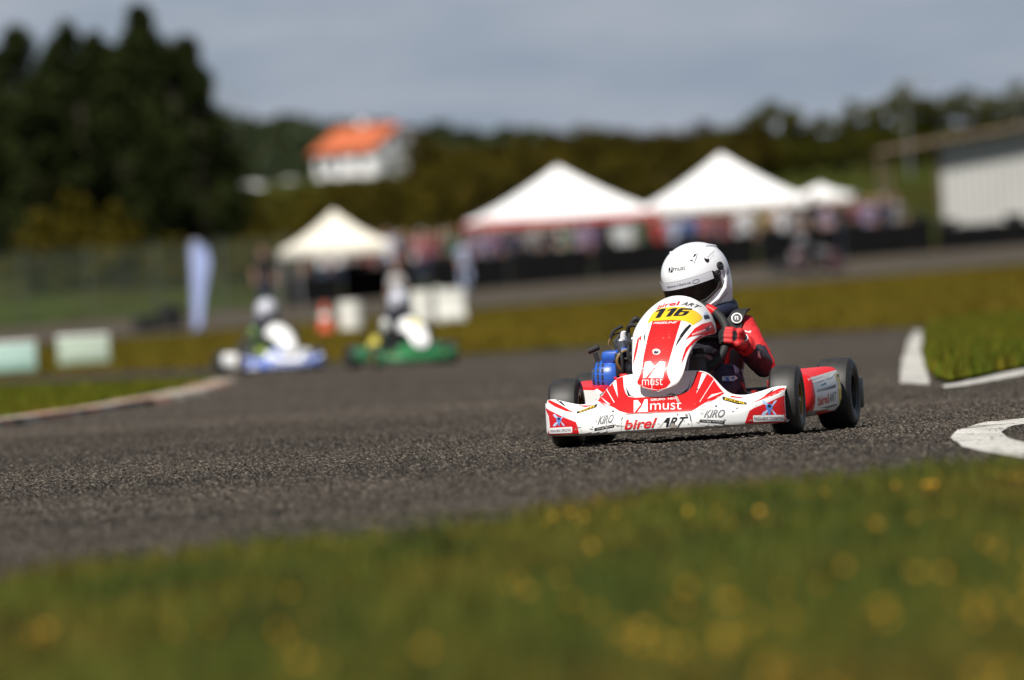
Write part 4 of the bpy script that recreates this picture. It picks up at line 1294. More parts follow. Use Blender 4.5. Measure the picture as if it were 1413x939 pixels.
L(text2d('GRUPO NEW', zz(Z4, (292, 286), (372, 272), (372, 264), (292, 278)), 0, .0), 'ink_lgrey', 2, maxlen=3)
L(poly2d(zz(Z4, (414, 240), (428, 228), (444, 226), (447, 244), (436, 236))), 'ink', 2)
L(poly2d(zz(Z4, (447, 206), (456, 186), (474, 178), (468, 196), (452, 208))), 'ink', 2)
L(poly2d(zz(Z4, (480, 176), (486, 172), (478, 210), (456, 260), (452, 258), (472, 208))), 'ink_grey', 2)
L(poly2d(zz(Z4, (540, 206), (548, 218), (560, 222), (574, 216), (579, 236), (568, 252), (552, 246), (538, 228))), 'ink', 2)
L(text2d('Fundacao', zz(Z4, (568, 212), (622, 160), (616, 148), (560, 200)), 0, 0), 'ink_grey', 2, maxlen=3)
L(text2d('do GIL', zz(Z4, (586, 226), (620, 192), (614, 182), (580, 214)), 0, 0), 'ink_lgrey', 2, maxlen=3)
L(text2d('#116', zz(Z4, (722, 352), (764, 330), (748, 250), (722, 300)), 0, .01), 'ink', 2, maxlen=3)
for k in range(9):
    x0, y0 = 628 + k * 11, 606 - k * 13
    L(poly2d(zz(Z4, (x0, y0), (x0 + 5, y0 - 12), (x0 + 9, y0 - 10), (x0 + 6, y0 + 3))), 'ink_grey', 2, maxlen=3)
def port(az):
    a = abs(az); top = .012; bot = -.082 + .028 * smooth01(np.array((a - 40) / 38.0)).item()
    if a > 66:
        k = (a - 66) / 12; top -= .05 * k * k; bot += .03 * k * k
    return top, bot
azs = np.linspace(-76.5, 76.5, 70)
loop = [HR @ hpoint(a, port(a)[0], .0005) for a in azs] + [HR @ hpoint(a, port(a)[1], .0005) for a in azs[::-1]]
mb.tube(loop, .0052, M['rubber'], 8, closed=True)
HO = mb.build('helmet', DR, sharp=40)
V, F = hgrid(-80, 80, 0, 0, 60, 14, .0035, lambda az, t: (-.090 + .030 * smooth01(np.array((abs(az) - 40) / 38.0)).item()) * (1 - t) + .008 * t)
mb = MB(); mb.add(V, F, M['visor']); mb.build('visor', HO)
V, F = hgrid(-66, 66, 0, 0, 60, 4, .0055, lambda az, t: -.014 + .030 * t)
stsurf = Surface(V, F); mb = MB(); mb.addmesh(solid(V, F, .001), M['strip'])
L = lambda me, m, layer=1, **k: lay(mb, stsurf, me, M[m], layer, **k)
L(text2d('Pinturas e Quartz Lda', zz(Z4, (243, 462), (430, 422), (428, 402), (240, 442)), 0, .005), 'ink', 2, maxlen=3)
L(poly2d([Z4(470 + 30 * math.cos(a), 402 - 8 * math.cos(a) + 16 * math.sin(a)) for a in np.linspace(0, 6.28, 20)] + [Z4(470 + 26 * math.cos(a), 402 - 7 * math.cos(a) + 12 * math.sin(a)) for a in np.linspace(6.28, 0, 20)]), 'ink_grey', 2, maxlen=4)
mb.build('sun_strip', HO)
for (az, z, r) in ((86, .020, .016), (76, -.003, .014), (-86, .020, .016), (-76, -.003, .014)):
    p = hpoint(az, z, .004); nrm = Vector((p.x / .126 ** 2, p.y / .147 ** 2, p.z / .128 ** 2)).normalized()
    mx = HR @ Matrix.Translation(p) @ nrm.to_track_quat('Z', 'Y').to_matrix().to_4x4()
    mb = MB(); mb.lathe([(-.006, r), (.004, r), (.006, r * .8), (.006, r * .5), (.003, r * .42), (.003, 0)], M['rubber'], 'Z', 24, mx)
    mb.box((0, 0, .005), (r * .7, r * .2, .003), M['steel'], mx=mx)
    mb.build('visor_screw', HO)

# neck brace, shoulder straps, gloves
mb = MB()
ring = [(.13, .52, .475), (.11, .45, .468), (.05, .405, .455), (-.03, .405, .455), (-.10, .45, .465), (-.13, .52, .475), (-.10, .60, .49), (0, .64, .50), (.10, .60, .49)]
pr = smooth3(ring + [ring[0]], 5)[:-1]
mb.tube(pr, .030, M['navy'], 14, closed=True)
mb.build('neck_brace', DR)
mb = MB()
def band(pts, w, th, m, up=Vector((1, 0, 0))):
    pts = smooth3(pts, 6); vs = []; fs = []
    for i, p in enumerate(pts):
        t = (pts[min(i + 1, len(pts) - 1)] - pts[max(i - 1, 0)]).normalized()
        n = up - t * up.dot(t); n.normalize(); o = t.cross(n)
        for (a, b) in ((-.5, -.5), (.5, -.5), (.5, .5), (-.5, .5)): vs.append(p + n * a * w + o * b * th)
    for i in range(len(pts) - 1):
        for k in range(4):
            k2 = (k + 1) % 4; fs.append((i * 4 + k, i * 4 + k2, i * 4 + 4 + k2, i * 4 + 4 + k))
    fs.append((0, 1, 2, 3)); n_ = len(pts) - 1; fs.append(tuple(n_ * 4 + k for k in range(4)))
    mb.add(vs, fs, m, False)
band([(.135, .432, .34), (.152, .430, .39), (.160, .440, .430), (.172, .462, .458), (.180, .50, .466)], .060, .008, M['strap'])
c = Vector((.168, .430, .434)); mx = Matrix.Translation(c) @ Vector((.12, -1, .35)).normalized().to_track_quat('Z', 'Y').to_matrix().to_4x4()
mb.lathe([(-.002, .021), (.003, .021), (.0035, .019)], M['letter_white'], 'Z', 28, mx)
mb.lathe([(.003, .0165), (.0045, .0165)], M['ink'], 'Z', 28, mx)
mb.box((-.005, 0, .0055), (.004, .014, .002), M['letter_white'], mx=mx); mb.box((.002, .004, .0055), (.008, .004, .002), M['letter_white'], mx=mx); mb.box((.004, -.004, .0055), (.004, .010, .002), M['letter_white'], mx=mx)
mb.build('shoulder_strap', DR)
mb = MB(); band([(-.10, .44, .36), (-.11, .44, .42), (-.115, .46, .462), (-.118, .52, .48)], .055, .008, M['strap'])
mb.build('shoulder_strap', DR)

def glove(side, wrist, deg, gm):
    """hand closed round the steering rim at angle deg"""
    ctr = rim_pt(deg); tan = (rim_pt(deg + 4) - rim_pt(deg - 4)).normalized(); rad = (ctr - WC).normalized(); back = e3 if e3.y > 0 else -e3
    fr = -back
    # palm sits outside of the rim, fingers go round the front and curl in
    pc = ctr + rad * .034 + back * .012
    caps = []
    kn = []
    for k in range(4):
        off = tan * ((1.5 - k) * .0185)
        r = [.0098, .0104, .0100, .0088][k]; ln = [.95, 1.05, 1.0, .85][k]
        k0 = ctr + off + rad * .036 + back * -.006
        k1 = ctr + off * .97 + rad * (.022) + fr * (.026 * ln)
        k2 = ctr + off * .94 + rad * (-.006) + fr * (.030 * ln)
        k3 = ctr + off * .92 + rad * (-.026 * ln) + fr * (.010)
        caps += [(k0, r * 1.12, k1, r * 1.05), (k1, r * 1.05, k2, r), (k2, r, k3, r * .9)]
        kn.append(k0)
    caps += [(kn[0], .013, kn[3], .012), (kn[0] + rad * .012, .016, wrist, .027), (kn[3] + rad * .010, .015, wrist, .026), ((kn[1] + kn[2]) / 2, .016, wrist, .027)]
    tb = ctr + tan * .030 + rad * .030 + back * .012
    caps += [(wrist + tan * .012, .020, tb, .014), (tb, .013, ctr + tan * .040 + rad * .006 + back * .020, .0115), (ctr + tan * .040 + rad * .006 + back * .020, .0115, ctr + tan * .034 + rad * -.016 + back * .016, .010)]
    me = capsules(caps, .0032, 3)
    mb = MB(); vs = [v.co.copy() for v in me.vertices]
    A = []; B = []
    for p in me.polygons:
        c = p.center
        f_in = (c - ctr).dot(rad) < -.004 or ((c - ctr).dot(rad) > .028 and abs((c - ctr).dot(tan)) < .028 and (c - ctr).dot(fr) > .016 and (c - ctr).length < .047)
        (B if f_in else A).append(tuple(p.vertices))
    mb.add(vs, A, gm); mb.add(vs, B, M['strap'])
    # cuff
    fwd = (ctr - wrist).normalized()
    mb.tube([wrist - fwd * .030, wrist - fwd * .012, wrist + fwd * .006], .03, gm, 18, rs=[.037, .036, .033])
    o = mb.build('glove', DR, sharp=None)
    return me
mm = glove(1, RHA + Vector((.020, .035, -.014)), -2, M['glove'])
glove(-1, LHA + Vector((-.02, .035, -.01)), 188, M['strap'])
# white badge on the left glove's cuff
cw = RHA + Vector((.026, .016, -.002))
mx = Matrix.Translation(cw + Vector((.008, -.030, .012))) @ Vector((.45, -1, .35)).normalized().to_track_quat('Z', 'Y').to_matrix().to_4x4()
mb = MB()
mb.lathe([(-.004, .015), (.002, .015), (.003, .012)], M['letter_white'], 'Z', 20, mx); mb.lathe([(.002, .0105), (.0042, .0105)], M['ink'], 'Z', 20, mx); mb.box((0, 0, .005), (.012, .004, .002), M['letter_white'], mx=mx)
mb.build('badge', DR)
# ================================================================== THE KARTS BEHIND
def hexmat(name, col, rough=.4): 
    return M.setdefault(name, mat(name, col, rough, var=.05, coat=.2))
def copy_tree(o, parent, remap, seen=None):
    c = o.copy(); C.objects.link(c)
    if parent is not None: c.parent = parent; c.matrix_parent_inverse = o.matrix_parent_inverse.copy()
    if o.type == 'MESH':
        for i, sl in enumerate(c.material_slots):
            nm = sl.material.name if sl.material else ''
            if nm in remap:
                sl.link = 'OBJECT'; sl.material = remap[nm]
    for ch in list(o.children):
        copy_tree(ch, c, remap)
    return c
def other_kart(px, py, yaw, scale, remap, klabel, dlabel, group, lean=0):
    g = G(px, py)
    z = tz(g.x, g.y)
    if g.y > 126 or g.y < 0:
        g = P(px, py, 262.0); z = tz(g.x, g.y) + .05
    k = copy_tree(K, None, remap); d = copy_tree(DR, None, remap)
    mx = Matrix.Translation((g.x, g.y, z + .0135 * scale + .004)) @ Matrix.Rotation(R(yaw), 4, 'Z') @ Matrix.Scale(scale, 4)
    k.matrix_world = mx; d.matrix_world = mx @ Matrix.Diagonal((1, 1, 1 + lean, 1))
    tag(k, klabel, 'kart', group); tag(d, dlabel, 'person', 'drivers of the following karts')
    return k, d
W_ = hexmat('rival_white', (.80, .80, .80)); BL_ = hexmat('rival_blue', (.02, .10, .50)); GR_ = hexmat('rival_green', (.02, .14, .045)); DG_ = hexmat('rival_dark_green', (.015, .06, .03))
BK_ = hexmat('rival_black', (.02, .02, .022)); RD_ = hexmat('rival_red', (.16, .012, .018)); GS_ = hexmat('green_suit', (.10, .20, .035), .8); LS_ = hexmat('lime_suit', (.25, .30, .06), .8)
YL_ = hexmat('rival_yellow', (.70, .60, .08)); GYS = hexmat('pale_suit', (.50, .52, .50), .8); GY_ = hexmat('rival_grey', (.12, .12, .13)); VI_ = hexmat('rival_violet', (.22, .08, .35))
g2 = 'karts following the leader'
all_white = {n: W_ for n in ('red_vinyl', 'yellow_vinyl', 'red_lettering', 'white_lettering', 'black_lettering', 'black_vinyl', 'grey_print', 'pale_grey_print', 'blue_print', 'pale_blue_print', 'grey_scuffs')}
HG_ = hexmat('rival_helmet', (.42, .43, .49)); all_white['white_helmet_gelcoat'] = HG_; all_white['pale_sunstrip'] = HG_
r1 = dict(all_white); r1.update({'red_end_vinyl': BL_, 'scraped_lip_plastic': W_, 'blue_plastic': BK_, 'frame_paint': BL_, 'red_suit_fabric': GS_, 'black_suit_fabric': GS_, 'dark_violet_print': LS_, 'red_glove': BK_})
k1, d1 = other_kart(389, 514, 17, .92, r1, 'white kart with blue bumper ends approaching on the left of the track', 'driver in green suit and white helmet in the white and blue kart', g2, .12)
for ch in k1.children:
    if ch.name.startswith('front_bumper'):
        for i_, sl in enumerate(ch.material_slots):
            if ch.data.materials[i_].name in ('white_plastic', 'scraped_lip_plastic'): sl.link = 'OBJECT'; sl.material = BL_
r2 = {'white_helmet_gelcoat': HG_, 'pale_sunstrip': HG_, 'red_vinyl': GR_, 'red_end_vinyl': DG_, 'white_plastic': GR_, 'black_vinyl': DG_, 'white_lettering': GR_, 'red_lettering': GR_, 'black_lettering': GR_, 'yellow_vinyl': YL_, 'blue_print': DG_, 'pale_blue_print': DG_, 'grey_scuffs': GR_, 'blue_plastic': YL_, 'frame_paint': BK_, 'scraped_lip_plastic': DG_,
      'red_suit_fabric': GYS, 'black_suit_fabric': BK_, 'dark_violet_print': BK_, 'red_glove': BK_, 'grey_print': GR_, 'pale_grey_print': GR_}
k2, d2 = other_kart(572, 506, 16, .90, r2, 'green kart with yellow number plate behind the white and blue kart', 'driver in pale suit and white helmet in the green kart', g2, .16)
for ch in k2.children:                     # its fairing is white
    if ch.name.startswith('front_fairing'):
        for sl in ch.material_slots:
            nm = bpy.data.materials[sl.material.name].name
            if sl.material == GR_ and ch.data.materials[list(ch.material_slots).index(sl)].name == 'black_lettering': sl.material = YL_
            elif nm in ('rival_green', 'rival_dark_green'): sl.material = W_
r3 = dict(all_white); r3 = {k: BK_ for k in r3}; r3.update({'white_plastic': BK_, 'red_end_vinyl': BK_, 'scraped_lip_plastic': BK_, 'red_vinyl': RD_, 'blue_plastic': BK_, 'white_helmet_gelcoat': GY_, 'pale_sunstrip': GY_, 'red_suit_fabric': RD_})
other_kart(1140, 391, 62, 1.15, r3, 'dark red kart on the upper track far behind the white helmet', 'driver in dark red suit in the far kart on the upper track', g2)

# ================================================================== TENTS
M['canvas'] = mat('white_canvas', (.80, .80, .80), .8, var=.04, scale=1.2)
M['cream'] = mat('cream_canvas', (.72, .68, .58), .8, var=.04, scale=1.2)
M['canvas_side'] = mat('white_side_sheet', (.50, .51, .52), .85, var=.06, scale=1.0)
M['red_band'] = mat('red_valance', (.55, .05, .06), .8)
M['pole'] = mat('tent_pole', (.45, .45, .46), .45, metal=.6)
def tent(px, py_base, d, w, eave, peak, label, cm, val=None, sides=(), rot=0.0, depth=None, flat=0.0):
    b = P(px, py_base, d); z = tz(b.x, d)
    t = empty('marquee', label, 'tent', (b.x, d, z), R(rot), 'tents in the paddock')
    h = w / 2; hd = (depth or w) / 2
    mb = MB(); n = 12
    # roof: four sagging faces from the eave to the peak
    for (ax, ay, bx_, by_) in ((-h, -hd, h, -hd), (h, -hd, h, hd), (h, hd, -h, hd), (-h, hd, -h, -hd)):
        vs = []; fs = []
        for i in range(n + 1):
            u = i / n
            ex, ey = ax + (bx_ - ax) * u, ay + (by_ - ay) * u
            for k in range(7):
                v = k / 6
                zz_ = eave + (peak - eave) * v ** 1.12 - .05 * math.sin(math.pi * v) - .03 * math.sin(math.pi * u) * (1 - v)
                vs.append((ex * (1 - v), ey * (1 - v), zz_))
        for i in range(n):
            for k in range(6):
                p = i * 7 + k; fs.append((p, p + 7, p + 8, p + 1))
        mb.add(vs, fs, cm, True)
    mb.build('roof', t, sharp=25)
    mb = MB()
    for (ax, ay, bx_, by_) in ((-h, -hd, h, -hd), (h, -hd, h, hd), (h, hd, -h, hd), (-h, hd, -h, -hd)):
        vs = []; fs = []
        for i in range(25):
            u = i / 24
            o = 1.004
            vs.append(((ax + (bx_ - ax) * u) * o, (ay + (by_ - ay) * u) * o, eave - .03 * math.sin(math.pi * u)))
            vs.append(((ax + (bx_ - ax) * u) * o, (ay + (by_ - ay) * u) * o, eave - .19 - .03 * abs(math.sin(u * 12 * math.pi))))
        for i in range(24): fs.append((2 * i, 2 * i + 2, 2 * i + 3, 2 * i + 1))
        mb.add(vs, fs, val or cm, True)
    mb.build('valance', t)
    for (x, y) in ((-h, -hd), (h, -hd), (h, hd), (-h, hd)):
        mb = MB(); mb.box((x * .985, y * .985, eave / 2), (.06, .06, eave), M['pole'], .006); mb.build('pole', t)
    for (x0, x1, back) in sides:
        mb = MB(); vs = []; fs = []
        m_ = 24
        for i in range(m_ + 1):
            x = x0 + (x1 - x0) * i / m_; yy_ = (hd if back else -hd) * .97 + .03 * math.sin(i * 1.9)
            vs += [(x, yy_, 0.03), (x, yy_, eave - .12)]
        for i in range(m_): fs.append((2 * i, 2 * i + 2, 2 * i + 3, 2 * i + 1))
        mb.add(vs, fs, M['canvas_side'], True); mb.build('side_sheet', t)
    return t
tent(779, 392, 320, 4.85, 1.88, 3.30, 'large white peaked marquee with red valance at the centre', M['canvas'], M['red_band'], ((1.05, 1.8, False), (-1.3, -.5, False)), 8)
tent(1005, 385, 326, 4.5, 1.90, 3.34, 'large white peaked marquee right of the red-edged one', M['canvas'], None, ((-2.15, -1.75, False),), 5)
tent(1138, 378, 334, 2.0, 1.98, 2.30, 'small low white tent at the right end of the marquees', M['canvas'], None, ((-.8, .8, True),), -5, 1.9)
tent(468, 425, 285, 2.42, 1.42, 2.34, 'small cream gazebo standing alone left of the crowd', M['cream'], None, (), 12)

# ================================================================== BARRIER, SHED, HOUSE, FENCE, SIGNS
M['belt'] = mat('black_rubber_belt', (.0045, .0045, .005), .9, var=.3, scale=3, spec=.1)
M['oldtyre'] = mat('old_tyre', (.008, .008, .008), .9, var=.3)
def tyre_stack_into(mb, x, y, z, n, r=.28, w=.17):
    for k in range(n):
        zc = z + w * (k + .5)
        mb.lathe([(-w / 2, r * .62), (-w / 2 + .01, r * .9), (-w * .3, r), (w * .3, r), (w / 2 - .01, r * .9), (w / 2, r * .62)], M['oldtyre'], 'Z', 12, Matrix.Translation((x, y, zc)))
spec = [(392, 470, 284, .72), (474, 566, 286, .80), (596, 700, 292, .85), (706, 815, 292, .88), (821, 930, 292, .85), (936, 1045, 293, .85), (1051, 1160, 294, .85), (1166, 1290, 295, .85), (1296, 1430, 296, .62), (1436, 1560, 297, .7)]
names = ['low black tyre barrier below the cream gazebo, left half', 'low black tyre barrier below the cream gazebo, right half', 'black tyre barrier under the left end of the red-edged marquee', 'black tyre barrier under the middle of the red-edged marquee',
         'black tyre barrier between the two big marquees', 'black tyre barrier directly behind the white helmet', 'black tyre barrier before the small low tent', 'black tyre barrier between tents and white shed', 'low black tyre barrier along the white shed wall', 'black tyre barrier past the right end of the shed']
for (a, b, d, h), lb in zip(spec, names):
    x0 = P(a, 380, d).x; x1 = P(b, 380, d).x; xm = (x0 + x1) / 2; z = tz(xm, d)
    t = empty('tyre_barrier', lb, 'barrier', (xm, d, z), 0, 'tyre barriers along the upper track')
    mb = MB()
    L_ = x1 - x0; n = 16; vs = []; fs = []
    for i in range(n + 1):
        x = -L_ / 2 + L_ * i / n; zz_ = tz(xm + x, d) - z
        y = .02 * math.sin(i * 1.3)
        vs += [(x, y - .30, zz_ - .05), (x, y - .30, zz_ + h), (x, y - .285, zz_ + h), (x, y - .285, zz_ - .05)]
    for i in range(n):
        for k in range(4):
            k2 = (k + 1) % 4; fs.append((i * 4 + k, i * 4 + k2, i * 4 + 4 + k2, i * 4 + 4 + k))
    fs += [(0, 1, 2, 3), (n * 4, n * 4 + 1, n * 4 + 2, n * 4 + 3)]
    mb.add(vs, fs, M['belt'], False); mb.build('rubber_belt', t)
    x = -L_ / 2 + .28; k = 0
    while x < L_ / 2 - .2:
        mb = MB(); hh_ = max(2, int(round(h / .17)) + (1 if k % 3 == 0 else 0))
        tyre_stack_into(mb, x, 0.02, tz(xm + x, d) - z - .02, hh_); mb.build('tyre_stack', t); x += .585; k += 1

# feather flag
M['flag'] = mat('pale_blue_flag_cloth', (.30, .36, .62), .8, var=.12, scale=1.5)
b = P(268, 466, 240); z = tz(b.x, b.y)
t = empty('feather_flag', 'tall pale blue feather flag standing left of the cream gazebo', 'flag', (b.x, b.y, z), R(-12))
hgt = 1.95
mb = MB(); pole = [(0, 0, 0)] + [(.0 + .02 * math.sin(k * .2), 0, .24 * k) for k in range(1, 9)] + [(.06, 0, hgt), (.16, 0, hgt + .03), (.26, 0, hgt - .06)]
mb.tube(smooth3(pole), .014, M['pole'], 8); mb.box((0, 0, .02), (.4, .4, .04), M['black'], .01); mb.build('pole', t)
vs = []; fs = []
for i in range(31):
    v = i / 30; zz_ = .12 + (hgt - .10) * v
    w = np.interp(v, [0, .3, .75, .92, 1], [.16, .25, .42, .36, .14]); x0 = np.interp(v, [0, .85, .95, 1], [.01, .02, .05, .12])
    for j in range(7):
        u = j / 6; vs.append((x0 + w * u, .05 * math.sin(u * 4 + v * 6) * u, zz_ + .05 * u * (1 - v)))
for i in range(30):
    for j in range(6): fs.append((i * 7 + j, i * 7 + j + 1, i * 7 + j + 8, i * 7 + j + 7))
mb = MB(); mb.addmesh(solid(vs, fs, .004), M['flag']); mb.build('cloth', t)

# sign boards on the left
M['mint'] = mat('mint_board', (.36, .58, .52), .5, var=.05); M['pale_mint'] = mat('pale_green_board', (.40, .50, .40), .55, var=.08); M['board_white'] = mat('board_top_stripe', (.72, .76, .72), .5)
for (px0, px1, py, d, m, lb) in ((-30, 50, 499, 152, M['mint'], 'mint green advertising board at the far left edge'), (80, 151, 488, 156, M['pale_mint'], 'pale green advertising board right of the mint one')):
    a = P(px0, py, d); b = P(px1, py, d); xm = (a.x + b.x) / 2; w = b.x - a.x; z = tz(xm, d)
    t = empty('advertising_board', lb, 'sign', (xm, d, z), R(4), 'boards on the grass at the left'); t.scale = (1, 1, .88)
    mb = MB(); mb.box((0, 0, .27), (w, .03, .44), m, .006); mb.box((0, -.017, .27), (w * .96, .006, .035), M['board_white']); mb.build('panel', t)
    mb = MB(); mb.box((0, -.004, .465), (w + .02, .045, .06), M['board_white'], .006); mb.build('top_strip', t)
    for s in (1, -1):
        mb = MB(); mb.tube([(s * w * .4, .02, .5), (s * w * .4, .22, .0)], .014, M['pole'], 8); mb.tube([(s * w * .4, .0, .08), (s * w * .4, -.01, .0)], .014, M['pole'], 8); mb.build('leg', t)
# black tyres lying by the upper track
b = P(218, 458, 256); z = tz(b.x, b.y)
for k, (dx, n, lb) in enumerate(((-.28, 2, 'short stack of black tyres left of the feather flag, nearer the boards'), (.30, 3, 'taller stack of black tyres left of the feather flag'))):
    mb = MB(); tyre_stack_into(mb, 0, 0, 0, n, .29, .18)
    o = mb.build('tyre_pile'); o.location = (b.x + dx, b.y, tz(b.x + dx, b.y) + .05); tag(o, lb, 'tyres')

# cone and white plastic barrels, water barriers by the track
M['orange'] = mat('orange_cone', (.62, .10, .05), .5); M['barrel'] = mat('white_barrel', (.68, .68, .63), .5, var=.06)
b = P(450, 457, 196)
t = empty('traffic_cone', 'orange traffic cone standing beside the white barrel', 'cone', (b.x, b.y, tz(b.x, b.y)))
mb = MB(); mb.lathe([(.02, .13), (.2, .095), (.5, .03), (.52, .0)], M['orange'], 'Z', 24); mb.build('cone_body', t)
mb = MB(); mb.box((0, 0, .012), (.32, .32, .024), M['orange'], .008); mb.build('base', t)
mb = MB(); mb.lathe([(.24, .088), (.34, .068)], M['board_white'], 'Z', 24); mb.build('reflective_band', t)
def barrel(px, py, d, r, h, lb, g='white plastic barrels on the dry grass'):
    b = P(px, py, d)
    t = empty('barrel', lb, 'barrel', (b.x, b.y, tz(b.x, b.y)), 0, g)
    mb = MB(); prof = [(0, r * .92), (.03, r)] + [(h * f, r * (1.03 if k % 2 else .99)) for k, f in enumerate(np.linspace(.1, .9, 9))] + [(h - .02, r), (h, r * .9), (h, 0)]
    mb.lathe(prof, M['barrel'], 'Z', 28); mb.build('drum', t)
    mb = MB(); mb.lathe([(h, r * .96), (h + .02, r * .96), (h + .02, r * .7)], M['barrel'], 'Z', 28); mb.build('rim', t)
barrel(486, 457, 196, .21, .50, 'white plastic barrel between orange cone and green kart')
barrel(586, 452, 200, .22, .58, 'white plastic barrel just right of the marshal in white')
def water_barrier(px, py, d, rot, lb):
    b = P(px, py, d)
    t = empty('water_barrier', lb, 'barrier', (b.x, b.y, tz(b.x, b.y)), R(rot))
    mb = MB(); 
    vs = []; fs = []
    prof = [(-.20, 0), (-.20, .12), (-.12, .22), (-.09, .60), (.09, .60), (.12, .22), (.20, .12), (.20, 0)]
    for x in (-.45, -.42, .42, .45):
        k = .93 if abs(x) > .44 else 1
        vs += [(x, y * k, z * (.98 if abs(x) > .44 else 1)) for y, z in prof]
    for i in range(3):
        for k in range(8):
            k2 = (k + 1) % 8; fs.append((i * 8 + k, i * 8 + k2, i * 8 + 8 + k2, i * 8 + 8 + k))
    fs += [tuple(range(8)), tuple(24 + k for k in range(8))]
    mb.add(vs, fs, M['barrel'], False); mb.build('body', t)
    mb = MB(); mb.lathe([(.60, .05), (.63, .05), (.63, 0)], M['barrel'], 'Z', 16); mb.build('cap', t)
water_barrier(607, 449, 203, 18, 'white plastic water barrier right of the white barrels')

# chain link fence on the left
M['wire'] = mat('green_wire', (.075, .105, .075), .6); M['post'] = mat('fence_post', (.10, .12, .11), .6)
d = 336; x0 = P(-60, 400, d).x; x1 = P(400, 400, d).x; z = tz(x0 / 2, d)
t = empty('mesh_fence', 'green wire mesh fence running under the dark conifers', 'fence', ((x0 + x1) / 2, d, z))
L_ = x1 - x0; H_ = 2.05
mb = MB()
k = 0
for i in range(int(L_ / .085)):
    x = -L_ / 2 + i * .085; mb.box((x, 0, H_ / 2), (.011, .006, H_), M['wire'])
for i in range(int(H_ / .12) + 1): mb.box((0, .007, .03 + i * .12), (L_, .006, .010), M['wire'])
mb.build('wire_mesh', t)
x = -L_ / 2
while x <= L_ / 2 + .01:
    mb = MB(); mb.tube([(x, .045, 0), (x, .045, H_ + .12)], .03, M['post'], 8); mb.build('post', t); x += L_ / 5

# white corrugated shed at the right
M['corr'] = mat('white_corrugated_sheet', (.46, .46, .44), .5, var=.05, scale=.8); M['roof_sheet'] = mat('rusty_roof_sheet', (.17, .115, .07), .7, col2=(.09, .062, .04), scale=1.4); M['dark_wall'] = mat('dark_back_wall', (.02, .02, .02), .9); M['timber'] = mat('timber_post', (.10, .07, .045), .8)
d = 322; a = P(1303, 312, d); z = tz(a.x, d) + 0.35
t = empty('shed', 'white corrugated shed with brown overhanging roof at the right edge', 'shed', (a.x, d, z), R(-6))
mb = MB(); Lw = 5.5; n = 150; hw = 2.72; vs = []; fs = []
for i in range(n + 1):
    x = Lw * i / n; y = .028 * math.sin(i * 2 * math.pi / 6)
    vs += [(x, y, -.4), (x, y, hw + .10 * x)]
for i in range(n): fs.append((2 * i, 2 * i + 2, 2 * i + 3, 2 * i + 1))
mb.addmesh(solid(vs, fs, .01), M['corr'], False); mb.build('front_wall', t, sharp=None)
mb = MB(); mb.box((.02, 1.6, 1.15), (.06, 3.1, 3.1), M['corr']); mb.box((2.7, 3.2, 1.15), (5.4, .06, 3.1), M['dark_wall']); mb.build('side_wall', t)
mb = MB(); vs = []; fs = []
for i in range(81):
    x = -1.85 + 7.6 * i / 80; zz_ = hw + .10 + .115 * x + .02 * math.sin(i * 1.57); vs += [(x, -.55, zz_ - .02), (x, 3.4, zz_ + .12)]
for i in range(80): fs.append((2 * i, 2 * i + 2, 2 * i + 3, 2 * i + 1))
mb.addmesh(solid(vs, fs, .06), M['roof_sheet'], False); mb.box((1.9, -.56, hw + .19 + .115 * 1.9 - .15), (.001, .001, .001), M['roof_sheet']); mb.build('roof', t, sharp=None)
mb = MB(); 
for (x, y) in ((-1.7, -.40),): mb.box((x, y, 1.06), (.09, .09, 2.80), M['timber'], .008)
mb.build('post', t)
mb = MB(); mb.box((-1.7, 3.1, 1.1), (.09, .09, 3.0), M['timber'], .008); mb.build('post', t)
mb = MB(); mb.box((-.08, -.02, 1.17), (.10, .12, 3.1), M['timber'], .01); mb.build('corner_post', t)

# house on the hill
M['tile'] = mat('orange_roof_tiles', (.50, .125, .045), .8, col2=(.36, .085, .03), scale=.9); M['render_w'] = mat('white_house_render', (.76, .76, .76), .85, var=.06, scale=.5); M['pane'] = mat('dark_window_pane', (.02, .025, .03), .15); M['wframe'] = mat('grey_window_frame', (.35, .36, .38), .6)
d = 800; b = P(516, 240, d); z = tz(b.x, d)
HM = 10.3
t = empty('house', 'white house with orange tiled roof on the distant hill', 'house', (b.x - .2, d, z - .1), R(-48))
Lh, Wh, Hh, Rh = 6.3, 4.8, 1.9, 3.35
zb = CAMH + 192 * d / FPX - z
mb = MB()
hx, hy = Lh / 2, Wh / 2
V = [(-hx, -hy, zb - 3), (hx, -hy, zb - 3), (hx, hy, zb - 3), (-hx, hy, zb - 3), (-hx, -hy, zb + Hh), (hx, -hy, zb + Hh), (hx, hy, zb + Hh), (-hx, hy, zb + Hh), (-hx, 0, zb + Rh), (hx, 0, zb + Rh)]
mb.add(V, [(0, 1, 5, 4), (1, 2, 6, 9, 5), (2, 3, 7, 6), (3, 0, 4, 8, 7)], M['render_w'], False); mb.build('wall', t, sharp=None)
mb = MB(); ov = .35; sl = (Rh - Hh) / hy
for s in (1, -1):
    vs = [(-hx - ov, s * (hy + ov), zb + Hh - ov * sl + .05), (hx + .1, s * (hy + ov), zb + Hh - ov * sl + .05), (hx + .1, 0, zb + Rh + .05), (-hx - ov, 0, zb + Rh + .05)]
    mb.addmesh(solid(vs, [(0, 1, 2, 3)], .12), M['tile'], False)
ro = mb.build('roof', t, sharp=None)
mb = MB(); mb.box((-1.2, .6, zb + Rh + .1), (.5, .5, 1.1), M['render_w']); mb.build('chimney', ro)
